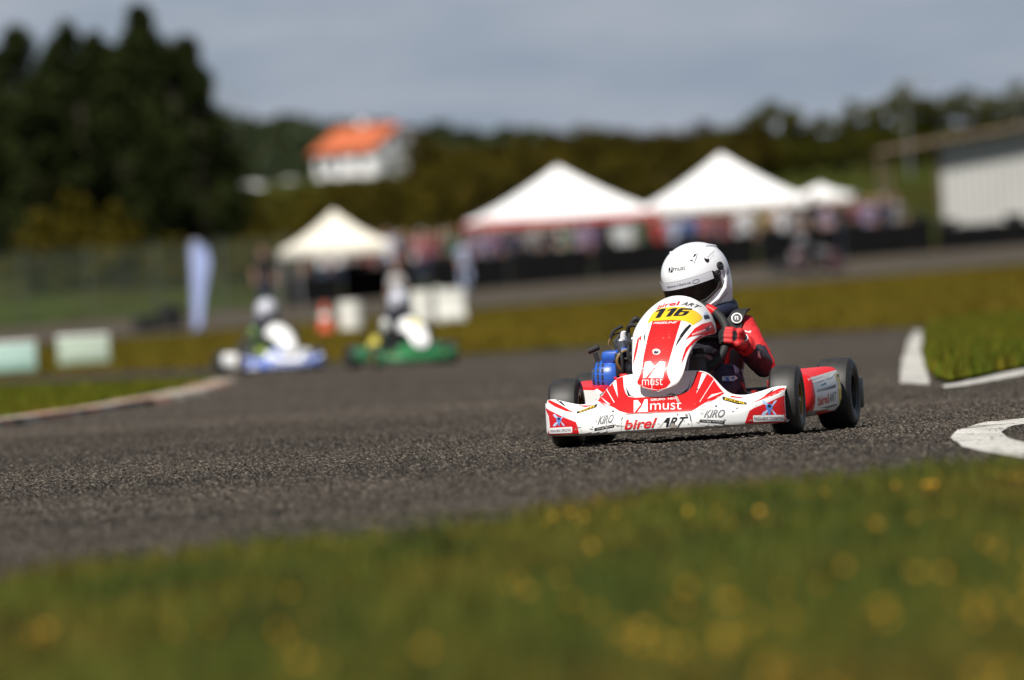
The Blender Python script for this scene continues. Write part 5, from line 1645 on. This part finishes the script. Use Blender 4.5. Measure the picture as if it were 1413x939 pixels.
for (x, zz_) in ((-2.3, .9), (-.7, .9), (1.6, .9)):
    mb = MB(); mb.box((x, -hy - .02, zb + zz_), (.75, .08, .95), M['wframe']); w = mb.build('window', t)
    mb = MB(); mb.box((x, -hy - .065, zb + zz_), (.62, .02, .82), M['pane']); mb.build('pane', w)
for (y, zz_) in ((-1.2, .9), (1.2, .9), (0, 2.35)):
    mb = MB(); mb.box((hx + .02, y, zb + zz_), (.08, .75, .8), M['wframe']); w = mb.build('window', t)
    mb = MB(); mb.box((hx + .065, y, zb + zz_), (.02, .62, .68), M['pane']); mb.build('pane', w)
# garden wall and tan cutting below the house
M['tan'] = mat('tan_earth', (.40, .31, .19), .9, var=.2, scale=.3)
d = 770; a = P(322, 262, d); b = P(520, 243, d); zr = 9.2
t = tag(bpy.data.objects.new('garden_wall', None), 'long pale wall below the white house on the hill', 'wall'); C.objects.link(t)
xm = (a.x + b.x) / 2; zm = CAMH + 178 * d / FPX; t.location = (xm, d, zm)
mb = MB(); L_ = b.x - a.x; n = 40; vs = []; fs = []
for i in range(n + 1):
    x = -L_ / 2 + L_ * i / n; zz_ = .15 * math.sin(i * .5)
    vs += [(x, 0, -2.5), (x, 0, .55 + zz_), (x, .3, .55 + zz_), (x, .3, -2.5)]
for i in range(n):
    for k in range(4):
        k2 = (k + 1) % 4; fs.append((i * 4 + k, i * 4 + k2, i * 4 + 4 + k2, i * 4 + 4 + k))
mb.add(vs, fs, M['render_w'], False); mb.build('masonry', t)
mb = MB(); vs = []; fs = []
for i in range(n + 1):
    x = -L_ / 2 - .5 + (L_ + 1) * i / n; vs += [(x, -.4, -.1), (x, -3.5 + .4 * math.sin(i), -1.6), (x, -6, -4.0)]
for i in range(n):
    for k in range(2): fs.append((i * 3 + k, i * 3 + k + 1, i * 3 + 4 + k, i * 3 + 3 + k))
mb.add(vs, fs, M['tan'], True); tag(mb.build('earth_bank'), kind='structure').location = (xm, d, zm)
# light poles
M['galv'] = mat('galvanised_pole', (.20, .21, .21), .5, metal=.4)
def light_pole(px, py0, py1, d, lb):
    a = P(px, py0, d); b = P(px, py1, d); z0 = tz(a.x, d); h = b.z - z0
    t = empty('light_pole', lb, 'light pole', (a.x, d, z0), 0, 'light poles around the circuit')
    mb = MB(); mb.tube([(0, 0, 0), (0, 0, h)], .1, M['galv'], 10, rs=[.06, .035]); mb.build('pole', t)
    mb = MB(); mb.tube([(0, 0, h), (.5, -.1, h + .1)], .035, M['galv'], 8); mb.box((.62, -.12, h + .1), (.45, .2, .09), M['galv'], .03); mb.build('lamp_head', t)
light_pole(300, 240, 128, 470, 'thin light pole just right of the conifers'); light_pole(320, 240, 140, 480, 'second thin pole between conifers and house')
light_pole(1256, 240, 118, 405, 'pale light pole among the trees left of the shed'); light_pole(1409, 200, 128, 380, 'white pole rising behind the shed roof')

# ================================================================== TREES
def leaf_cloud(pts, size, m, parent, name, up=.3):
    n = len(pts)
    a = rng.normal(0, 1, (n, 3)); a /= np.linalg.norm(a, axis=1)[:, None]
    b = rng.normal(0, 1, (n, 3)); b -= a * (a * b).sum(1)[:, None]; b /= np.linalg.norm(b, axis=1)[:, None]
    s = size * rng.uniform(.6, 1.3, (n, 1))
    v = np.stack([pts - a * s * .5, pts + b * s * .32, pts + a * s * .5, pts - b * s * .32], 1).reshape(-1, 3)
    q = (np.arange(n) * 4)[:, None] + np.arange(4)[None]
    return link(name, np_mesh(name, v, q, [m], False), parent)
M['bark'] = mat('bark', (.06, .045, .035), .9, var=.3)
def leafmat(name, a, b, sc=.8): 
    M[name] = mat(name, b, .75, col2=a, scale=sc, detail=2.0, spec=0.0); return M[name]
leafmat('conifer_leaf', (.010, .016, .006), (.032, .040, .012), .5)
leafmat('scrub_leaf', (.024, .021, .005), (.100, .076, .011), .6)
leafmat('olive_leaf', (.040, .036, .006), (.105, .080, .010), .8)
leafmat('tree_leaf', (.018, .023, .005), (.098, .094, .013), .5)
leafmat('far_leaf', (.018, .027, .016), (.042, .050, .022), .1)
def conifer(h, rad, lb=None, g='conifers at the left'):
    t = empty('conifer', lb, 'tree', (0, 0, 0), 0, g)
    mb = MB(); mb.tube([(0, 0, -.3), (.03, 0, h * .5), (0, 0, h * .93)], .2, M['bark'], 8, rs=[.20, .13, .03])
    for k in range(26):
        zz_ = h * random.uniform(.08, .88); an = random.uniform(0, 6.28); r = rad * (1 - (zz_ / h) ** 1.3) * random.uniform(.6, .95)
        mb.tube([(0, 0, zz_), (math.cos(an) * r * .5, math.sin(an) * r * .5, zz_ + r * .12), (math.cos(an) * r, math.sin(an) * r, zz_ + r * .32)], .03, M['bark'], 5, rs=[.045, .03, .008])
    mb.build('trunk', t)
    n = 5200; pts = []
    cl = []
    for k in range(70):
        zf = rng.random() ** .85; prof = (1 - zf ** 2.1) * (.75 + .25 * min(1, zf / .15)); an = rng.uniform(0, 6.28); r = rad * prof * rng.uniform(.35, .95)
        cl.append((math.cos(an) * r, math.sin(an) * r, h * (.04 + .95 * zf), rad * (.20 + .22 * (1 - zf))))
    cl += [(0, 0, h * .97, .14 * rad), (0, 0, h * .90, .2 * rad)]
    cl = np.array(cl); k = rng.integers(0, len(cl), n)
    dv = rng.normal(0, 1, (n, 3)); dv /= np.linalg.norm(dv, axis=1)[:, None]
    pts = cl[k, :3] + dv * (cl[k, 3] * rng.uniform(.2, 1.0, n) ** .5)[:, None] * np.array([1, 1, 1.25])
    leaf_cloud(pts, .26, M['conifer_leaf'], t, 'crown')
    return t
def bush(w, h, m, lb, cat, g, name='bush', n=2600, size=.20, trunk=.0):
    t = empty(name, lb, cat, (0, 0, 0), 0, g)
    mb = MB()
    for k in range(5 if trunk == 0 else 7):
        an = k * 1.26 + .3; r = w * .28
        mb.tube([(0, 0, -.2), (math.cos(an) * r * .4, math.sin(an) * r * .4, trunk + h * .25), (math.cos(an) * r, math.sin(an) * r, trunk + h * .62)], .05, M['bark'], 6, rs=[.09, .06, .02])
    mb.build('trunk', t)
    cl = []
    for k in range(26):
        an = rng.uniform(0, 6.28); r = w * .42 * math.sqrt(rng.random()); hz = rng.random()
        top = math.sqrt(max(0.05, 1 - (r / (w * .52)) ** 2))
        cl.append((math.cos(an) * r, math.sin(an) * r, trunk + h * (.12 + .78 * hz * top), w * rng.uniform(.10, .19)))
    cl = np.array(cl); k = rng.integers(0, len(cl), n)
    dv = rng.normal(0, 1, (n, 3)); dv /= np.linalg.norm(dv, axis=1)[:, None]
    pts = cl[k, :3] + dv * (cl[k, 3] * rng.uniform(.15, 1.0, n) ** .4)[:, None] * np.array([1, 1, .85])
    leaf_cloud(pts, size, m, t, 'crown')
    return t
used = set()
def dup(o, loc, rz, sc, label=None):
    k = id(o)
    if o.name not in used:
        used.add(o.name); c = o
    else:
        c = o.copy(); C.objects.link(c)
        for ch in list(o.children):
            d_ = ch.copy(); C.objects.link(d_); d_.parent = c
    c.location = loc; c.rotation_euler = (0, 0, rz); c.scale = sc if isinstance(sc, tuple) else (sc,) * 3
    if label: c['label'] = label
    return c
con = [conifer(10, 2.15, 'tall dark conifer in the clump at the left'), conifer(10, 1.9, 'tall dark conifer in the clump at the left')]
con_spots = [(-55, 60, 372), (-15, 75, 380), (22, 42, 366), (58, 85, 378), (88, 38, 372), (130, 50, 382), (160, 80, 366), (190, 14, 374), (222, 60, 384), (254, 56, 376), (270, 112, 370), (282, 175, 382), (108, 90, 360), (40, 110, 358), (4, 72, 376), (72, 70, 384), (112, 74, 378), (148, 66, 384), (174, 54, 380), (206, 48, 378), (238, 72, 372)]
con_lb = ['dark conifer cut by the left edge of the frame', 'dark conifer just inside the left edge', 'pointed conifer, leftmost clear peak of the clump', 'dark conifer in the gap between the two left peaks', 'pointed conifer, second clear peak from the left', 'pointed conifer, third peak, left of the tallest', 'shoulder conifer at the left flank of the tallest', 'tallest pointed conifer of the dark clump', 'conifer on the right flank of the tallest one', 'pointed conifer at the right of the clump', 'narrow conifer at the right edge of the clump', 'low conifer closing the clump toward the house', 'low conifer filling the front of the clump centre', 'low conifer filling the front of the clump left', 'dense conifer behind the second-from-left edge tree', 'dense conifer behind the gap of the two left peaks', 'dense conifer behind, between second and third peak', 'dense conifer behind, right of the third peak', 'dense conifer touching the left side of the tallest', 'dense conifer touching the right side of the tallest', 'dense conifer behind the right flank of the clump']
for i, ((px, py, d), lb) in enumerate(zip(con_spots, con_lb)):
    p = P(px, py, d); z = tz(p.x, d); h = p.z - z
    dup(con[i % 2], (p.x, d, z), random.uniform(0, 6), (random.uniform(.92, 1.12), random.uniform(.9, 1.1), h / 10.0), lb)
# olive bushes in front of the conifers
ob = bush(2.6, 2.4, M['olive_leaf'], '', 'bush', 'olive bushes before the conifers', n=2400)
for px, py, d, w, lb in ((45, 285, 352, 1.0, 'olive yellow bush before the conifers, left one'), (105, 258, 354, 1.15, 'largest olive yellow bush before the conifers'), (165, 275, 352, .95, 'olive yellow bush before the conifers, right one'), (235, 320, 350, .7, 'low olive bush right of the larger ones')):
    p = P(px, py, d); z = tz(p.x, d); h = p.z - z
    dup(ob, (p.x, d, z), random.uniform(0, 6), (w, w, h / 2.4), lb)
# scrub over the bank
sb = [bush(3.4, 3.0, M['scrub_leaf'], 'brown green scrub bush on the bank behind the tents', 'bush', 'scrub on the bank'), bush(3.0, 2.6, M['scrub_leaf'], 'brown green scrub bush on the bank behind the tents', 'bush', 'scrub on the bank'), bush(2.8, 2.6, M['olive_leaf'], 'olive brown scrub bush on the bank behind the tents', 'bush', 'scrub on the bank', n=2000)]
i = 0
for row, d0 in enumerate((356, 368, 380, 393, 408, 424, 441, 460, 478)):
    a = .0262 if d0 > 372 else .0245
    x = -a * d0
    while x < (.0285 if d0 < 400 else .024) * d0:
        d = d0 + random.uniform(-5, 5); px = 706.5 + x / d * FPX
        skip = (px > 1005 and d < 405) or (1160 < px < 1290 and d < 436) or (px > 960 and d0 < 372) or (px < 600 and d0 >= 441) or (px < 560 and d0 >= 424) or (px < 470 and d0 >= 408)
        if not skip:
            z = tz(x, d)
            s_ = sb[2] if (px < 440) or random.random() < .2 else sb[i % 2]
            dup(s_, (x, d, z - .1), random.uniform(0, 6), (random.uniform(.6, .95), random.uniform(.6, .9), random.uniform(.55, .95) * (1.0 if px > 600 else .85)))
        i += 1; x += random.uniform(1.25, 1.9)
# taller trees on the right
tb = [bush(3.4, 4.2, M['tree_leaf'], '', 'tree', 'trees on the right bank', 'broadleaf_tree', 3400, .22, .9), bush(3.0, 4.2, M['tree_leaf'], '', 'tree', 'trees on the right bank', 'broadleaf_tree', 3200, .22, .9)]
tl = [(1012, 168, 452, 'low round tree at the left start of the right tree line'), (1046, 152, 446, 'tree just left of the dark round-topped one'), (1076, 132, 440, 'dark round-topped tree above the second big marquee'), (1110, 160, 452, 'tree right of the dark round-topped one'), (1146, 152, 446, 'tree above the small low tent'), (1184, 132, 440, 'tall tree left of the pale pole'),
      (1222, 122, 446, 'tree touching the left side of the pale pole'), (1260, 106, 440, 'tallest tree on the right, by the pale pole'), (1300, 122, 448, 'tree above the left end of the shed roof'), (1338, 114, 440, 'tree above the middle of the shed roof'), (1376, 124, 446, 'tree above the right part of the shed roof'), (1412, 104, 440, 'tree at the right edge of the picture'), (1455, 108, 446, 'tree just past the right edge of the picture'),
      (1060, 190, 424, 'low tree in front, above the peak of the second marquee'), (1110, 196, 424, 'low tree in front, above the gap of the tents'), (1158, 190, 426, 'low tree in front, left of the bright grass slope'), (1208, 178, 430, 'low tree in front, at the top of the bright grass slope'), (1255, 172, 428, 'low tree in front, between grass slope and shed roof'), (1300, 178, 424, 'low tree in front, behind the left roof end')]
for i, (px, py, d, lb) in enumerate(tl):
    p = P(px, py, d); z = tz(p.x, d); h = p.z - z
    dup(tb[i % 2], (p.x, d, z - .1), random.uniform(0, 6), (random.uniform(.62, .85), random.uniform(.6, .8), h / 4.75), lb)
# far wooded ridge, one mass
pts = []
xs = rng.uniform(-130, 150, 80000); dd = rng.uniform(900, 1150, 80000)
zt = terrain(xs, dd)
crest = CAMH + (246 + 5 * np.sin(xs * .9) + 4 * np.sin(xs * 2.3 + 1) - 1.65 * np.clip(xs, -40, 30)) * dd / FPX
roll_fix = 0
tp = zt - .5 + (np.maximum(crest - zt, 2.0)) * rng.random(len(xs)) ** .6
o = leaf_cloud(np.stack([xs, dd, tp], 1), 1.1, M['far_leaf'], None, 'far_woods')
tag(o, kind='stuff')

# ================================================================== PEOPLE IN THE PADDOCK
SK = M['skin']
def person_mesh(pose):
    """one continuous figure 1.72 m tall facing -Y; material slots: skin, shirt, trousers, hair, shoes"""
    caps = [((0, 0, .95), .14, (0, 0, 1.15), .125), ((0, 0, 1.15), .125, (0, -.01, 1.34), .145), ((-.12, 0, 1.38), .075, (.12, 0, 1.38), .075), ((0, 0, 1.42), .06, (0, -.01, 1.52), .055), ((0, -.01, 1.60), .095, (0, -.02, 1.62), .09), ((0, -.10, 1.585), .02, (0, -.112, 1.575), .016), ((-.095, 0, 1.59), .018, (-.1, .005, 1.60), .016), ((.095, 0, 1.59), .018, (.1, .005, 1.60), .016)]
    st = pose == 'walk'
    for s in (1, -1):
        k = .16 * s if st else 0.02 * s
        caps += [((s * .085, 0, .90), .095, (s * .095, -k * .5 - .01, .50), .062), ((s * .095, -k * .5 - .01, .50), .06, (s * .10, k * .7 + .02, .10), .042), ((s * .10, k * .7 + .03, .06), .045, (s * .11, k * .7 - .12, .045), .04)]
        if pose == 'bent' or (pose == 'point' and s > 0): caps += [((s * .18, 0, 1.38), .055, (s * .24, .02, 1.12), .045), ((s * .24, .02, 1.12), .043, (s * .14, -.22, 1.16), .033), ((s * .14, -.22, 1.16), .036, (s * .11, -.28, 1.17), .03)]
        else: caps += [((s * .18, 0, 1.38), .055, (s * .235, .03 + k * .3, 1.10), .045), ((s * .235, .03 + k * .3, 1.10), .043, (s * .24, -.04 + k * .6, .86), .032), ((s * .24, -.04 + k * .6, .86), .036, (s * .235, -.06 + k * .6, .78), .028)]
    me = capsules(caps, .018, 3)
    for k, m in enumerate((M['skin'], M['suit_red'], M['suit_black'], M['hair'], M['rubber'])): me.materials.append(m) if k else (me.materials.clear(), me.materials.append(m))
    for p in me.polygons:
        c = p.center
        if c.z > 1.45: mi_ = 3 if (c.z > 1.635 or (c.y > -.01 and c.z > 1.53)) else 0
        elif c.z > .92 and abs(c.x) < .20: mi_ = 1
        elif abs(c.x) > .17 and c.z > .70: mi_ = 1 if c.z > 1.16 else 0
        elif c.z < .10: mi_ = 4
        else: mi_ = 2
        if pose in ('bent', 'point') and c.z > .98 and c.y < -.20 and c.z < 1.3: mi_ = 0
        p.material_index = mi_; p.use_smooth = True
    me.name = 'person'
    return me
pm = {k: person_mesh(k) for k in ('stand', 'walk', 'bent', 'point')}
COL = {'white': (.55, .55, .57), 'red': (.40, .03, .04), 'maroon': (.20, .03, .05), 'navy': (.02, .03, .08), 'black': (.015, .015, .017), 'blue': (.10, .18, .45), 'pale blue': (.45, .52, .72), 'pink': (.42, .14, .17), 'purple': (.18, .10, .24), 'yellow': (.26, .21, .06), 'grey': (.22, .22, .23), 'green': (.04, .12, .07), 'lilac': (.26, .21, .34), 'jeans blue': (.06, .09, .16), 'khaki': (.22, .18, .11), 'orange': (.5, .14, .03)}
cm = {k: mat(k.replace(' ', '_') + '_cloth', tuple(q * (.9 if k == 'white' else .7) for q in v), .85, var=.15, scale=5) for k, v in COL.items()}
HAIR = [mat('dark_hair', (.02, .015, .012), .6), mat('fair_hair', (.22, .15, .07), .6), mat('grey_hair', (.25, .25, .25), .6)]
people = [  # px, py of the feet guess, d, pose, shirt, trousers, label
    (365, None, 268, 'stand', 'black', 'navy', 'marshal in black standing behind the white and blue kart', 1.0),
    (546, None, 206, 'stand', 'white', 'white', 'marshal in white overalls standing right behind the green kart', .62),
    (446, None, 292, 'bent', 'white', 'jeans blue', 'spectator in white shirt and jeans under the cream gazebo', 1.0),
    (470, None, 290, 'stand', 'white', 'navy', 'spectator in white shirt and navy trousers under the gazebo', 1.0),
    (489, None, 296, 'walk', 'grey', 'black', 'spectator in grey top and black trousers by the gazebo', 1.0),
    (512, None, 297, 'stand', 'maroon', 'black', 'spectator in maroon top right of the cream gazebo', 1.03),
    (538, None, 294, 'bent', 'pale blue', 'black', 'spectator in pale blue shirt beside the maroon top', 1.05),
    (560, None, 300, 'stand', 'black', 'black', 'spectator all in black left of the pink shirt', 1.0),
    (584, None, 299, 'bent', 'pink', 'navy', 'spectator in pink shirt left of the big marquee', 1.0),
    (606, None, 302, 'walk', 'maroon', 'jeans blue', 'spectator in maroon shirt and jeans by the big marquee', 1.0),
    (626, None, 300, 'stand', 'green', 'black', 'spectator in dark green top by the marquee corner', 1.0),
    (642, None, 280, 'walk', 'pale blue', 'pale blue', 'child in pale blue overall before the black barrier', .82),
    (662, None, 306, 'stand', 'lilac', 'black', 'spectator in lilac shirt at the marquee left corner', 1.0),
    (684, None, 308, 'bent', 'purple', 'grey', 'spectator in purple top under the red valance', 1.0),
    (708, None, 310, 'stand', 'navy', 'black', 'spectator in navy top under the red valance', 1.0),
    (736, None, 309, 'bent', 'grey', 'jeans blue', 'spectator in grey shirt under the red-edged marquee', 1.0),
    (762, None, 311, 'stand', 'black', 'khaki', 'spectator in black top and khaki trousers under the marquee', 1.0),
    (788, None, 309, 'walk', 'green', 'navy', 'spectator in green top mid-stride under the marquee', 1.0),
    (806, None, 307, 'point', 'lilac', 'navy', 'pointing spectator in lilac shirt under the marquee', 1.0),
    (824, None, 312, 'stand', 'purple', 'black', 'spectator in purple and black at the marquee right side', 1.0),
    (888, None, 310, 'stand', 'green', 'black', 'spectator in green standing between the two big marquees', 1.0),
    (912, None, 312, 'bent', 'red', 'jeans blue', 'spectator in red shirt between the marquees', 1.0),
    (936, None, 310, 'stand', 'pale blue', 'navy', 'spectator in pale blue shirt left under the second marquee', 1.0),
    (958, None, 314, 'stand', 'blue', 'grey', 'spectator in blue shirt under the second marquee', 1.0),
    (980, None, 312, 'bent', 'pink', 'black', 'spectator in pink shirt under the second marquee', 1.0),
    (1008, None, 316, 'walk', 'maroon', 'khaki', 'spectator in maroon and khaki under the second marquee', 1.0),
    (1034, None, 312, 'bent', 'white', 'grey', 'spectator in white shirt under the second marquee', 1.05),
    (1058, None, 314, 'stand', 'yellow', 'black', 'spectator in yellow shirt under the second marquee', 1.0),
    (1084, None, 312, 'stand', 'white', 'pale blue', 'spectator in white shirt and pale trousers by the tent post', 1.05),
    (1104, None, 315, 'walk', 'grey', 'grey', 'spectator all in grey at the right of the second marquee', 1.0),
    (1126, None, 306, 'stand', 'black', 'black', 'tall spectator all in black before the small low tent', 1.08),
    (1148, None, 312, 'bent', 'lilac', 'jeans blue', 'spectator in lilac shirt and jeans by the small tent', 1.0),
    (1164, None, 310, 'stand', 'black', 'navy', 'spectator in black shirt and navy trousers by the small tent', 1.0),
    (1184, None, 314, 'walk', 'maroon', 'grey', 'spectator in maroon shirt right of the small tent', 1.0),
    (1202, None, 312, 'stand', 'lilac', 'black', 'spectator in lilac and black right of the small tent', 1.0),
    (1226, None, 311, 'bent', 'navy', 'khaki', 'spectator in navy and khaki near the white shed', 1.0),
    (1243, None, 316, 'stand', 'grey', 'black', 'spectator in grey and black nearest the white shed', 1.0),
    (434, None, 297, 'stand', 'black', 'black', 'spectator in black at the left post of the gazebo', 1.0),
    (458, None, 299, 'bent', 'navy', 'black', 'spectator in navy top deep under the gazebo', 1.0),
    (500, None, 303, 'stand', 'black', 'navy', 'spectator in black top and navy trousers behind the gazebo', 1.05),
    (525, None, 305, 'stand', 'navy', 'navy', 'spectator all in navy right of the gazebo', 1.02),
    (550, None, 307, 'walk', 'red', 'black', 'spectator in red top and black trousers right of the gazebo', 1.0),
    (572, None, 308, 'stand', 'white', 'black', 'spectator in white top and black trousers by the pink shirt', 1.0),
    (596, None, 309, 'bent', 'purple', 'black', 'spectator in purple and black left of the marquee corner', 1.0),
    (616, None, 310, 'stand', 'navy', 'black', 'spectator in navy and black at the marquee corner', 1.0),
    (650, None, 313, 'stand', 'black', 'navy', 'spectator in black and navy at the left marquee post', 1.0),
    (674, None, 314, 'bent', 'white', 'black', 'spectator in white and black under the red valance end', 1.0),
    (696, None, 315, 'stand', 'black', 'black', 'spectator all in black under the red valance', 1.0),
    (722, None, 316, 'stand', 'navy', 'jeans blue', 'spectator in navy and jeans deep under the red-edged marquee', 1.0),
    (748, None, 315, 'walk', 'black', 'grey', 'spectator in black and grey deep under the red-edged marquee', 1.0),
    (775, None, 316, 'stand', 'white', 'navy', 'spectator in white and navy deep under the red-edged marquee', 1.0),
    (798, None, 317, 'stand', 'black', 'jeans blue', 'spectator in black and jeans deep under the red-edged marquee', 1.0),
    (924, None, 317, 'stand', 'black', 'navy', 'spectator in black and navy at the second marquee left post', 1.0),
    (948, None, 319, 'bent', 'grey', 'black', 'spectator in grey and black deep under the second marquee', 1.0),
    (969, None, 320, 'stand', 'black', 'jeans blue', 'spectator in black and jeans deep under the second marquee', 1.0),
    (994, None, 320, 'stand', 'navy', 'black', 'spectator in navy and black deep under the second marquee', 1.0),
    (1021, None, 321, 'walk', 'white', 'jeans blue', 'spectator in white and jeans deep under the second marquee', 1.0),
    (1046, None, 320, 'stand', 'black', 'black', 'spectator all in black deep under the second marquee', 1.0),
    (1071, None, 320, 'bent', 'pink', 'jeans blue', 'spectator in pink and jeans deep under the second marquee', 1.0),
    (1094, None, 321, 'stand', 'white', 'navy', 'spectator in white and navy deep under the second marquee', 1.0),
    (1138, None, 318, 'stand', 'white', 'black', 'spectator in white and black before the small low tent', 1.0),
    (1156, None, 320, 'stand', 'grey', 'navy', 'spectator in grey and navy by the small low tent', 1.0),
    (1174, None, 320, 'bent', 'black', 'jeans blue', 'spectator in black and jeans right of the small tent', 1.0),
    (1193, None, 321, 'stand', 'black', 'grey', 'spectator in black and grey right of the small tent', 1.0),
    (1214, None, 320, 'stand', 'black', 'navy', 'spectator in black and navy near the white shed', 1.0),
]
for i, (px, _, d, pose, sh_, tr, lb, sc) in enumerate(people):
    x = P(px, 380, d).x; z = tz(x, d)
    o = link('person', pm[pose]); o.location = (x, d, z); o.rotation_euler = (0, 0, random.uniform(-.9, .9)); o.scale = (sc * 1.04, sc, sc)
    for k, m in ((1, cm[sh_]), (2, cm[tr]), (3, HAIR[i % 3])):
        o.material_slots[k].link = 'OBJECT'; o.material_slots[k].material = m
    tag(o, lb, 'person', 'people in the paddock')
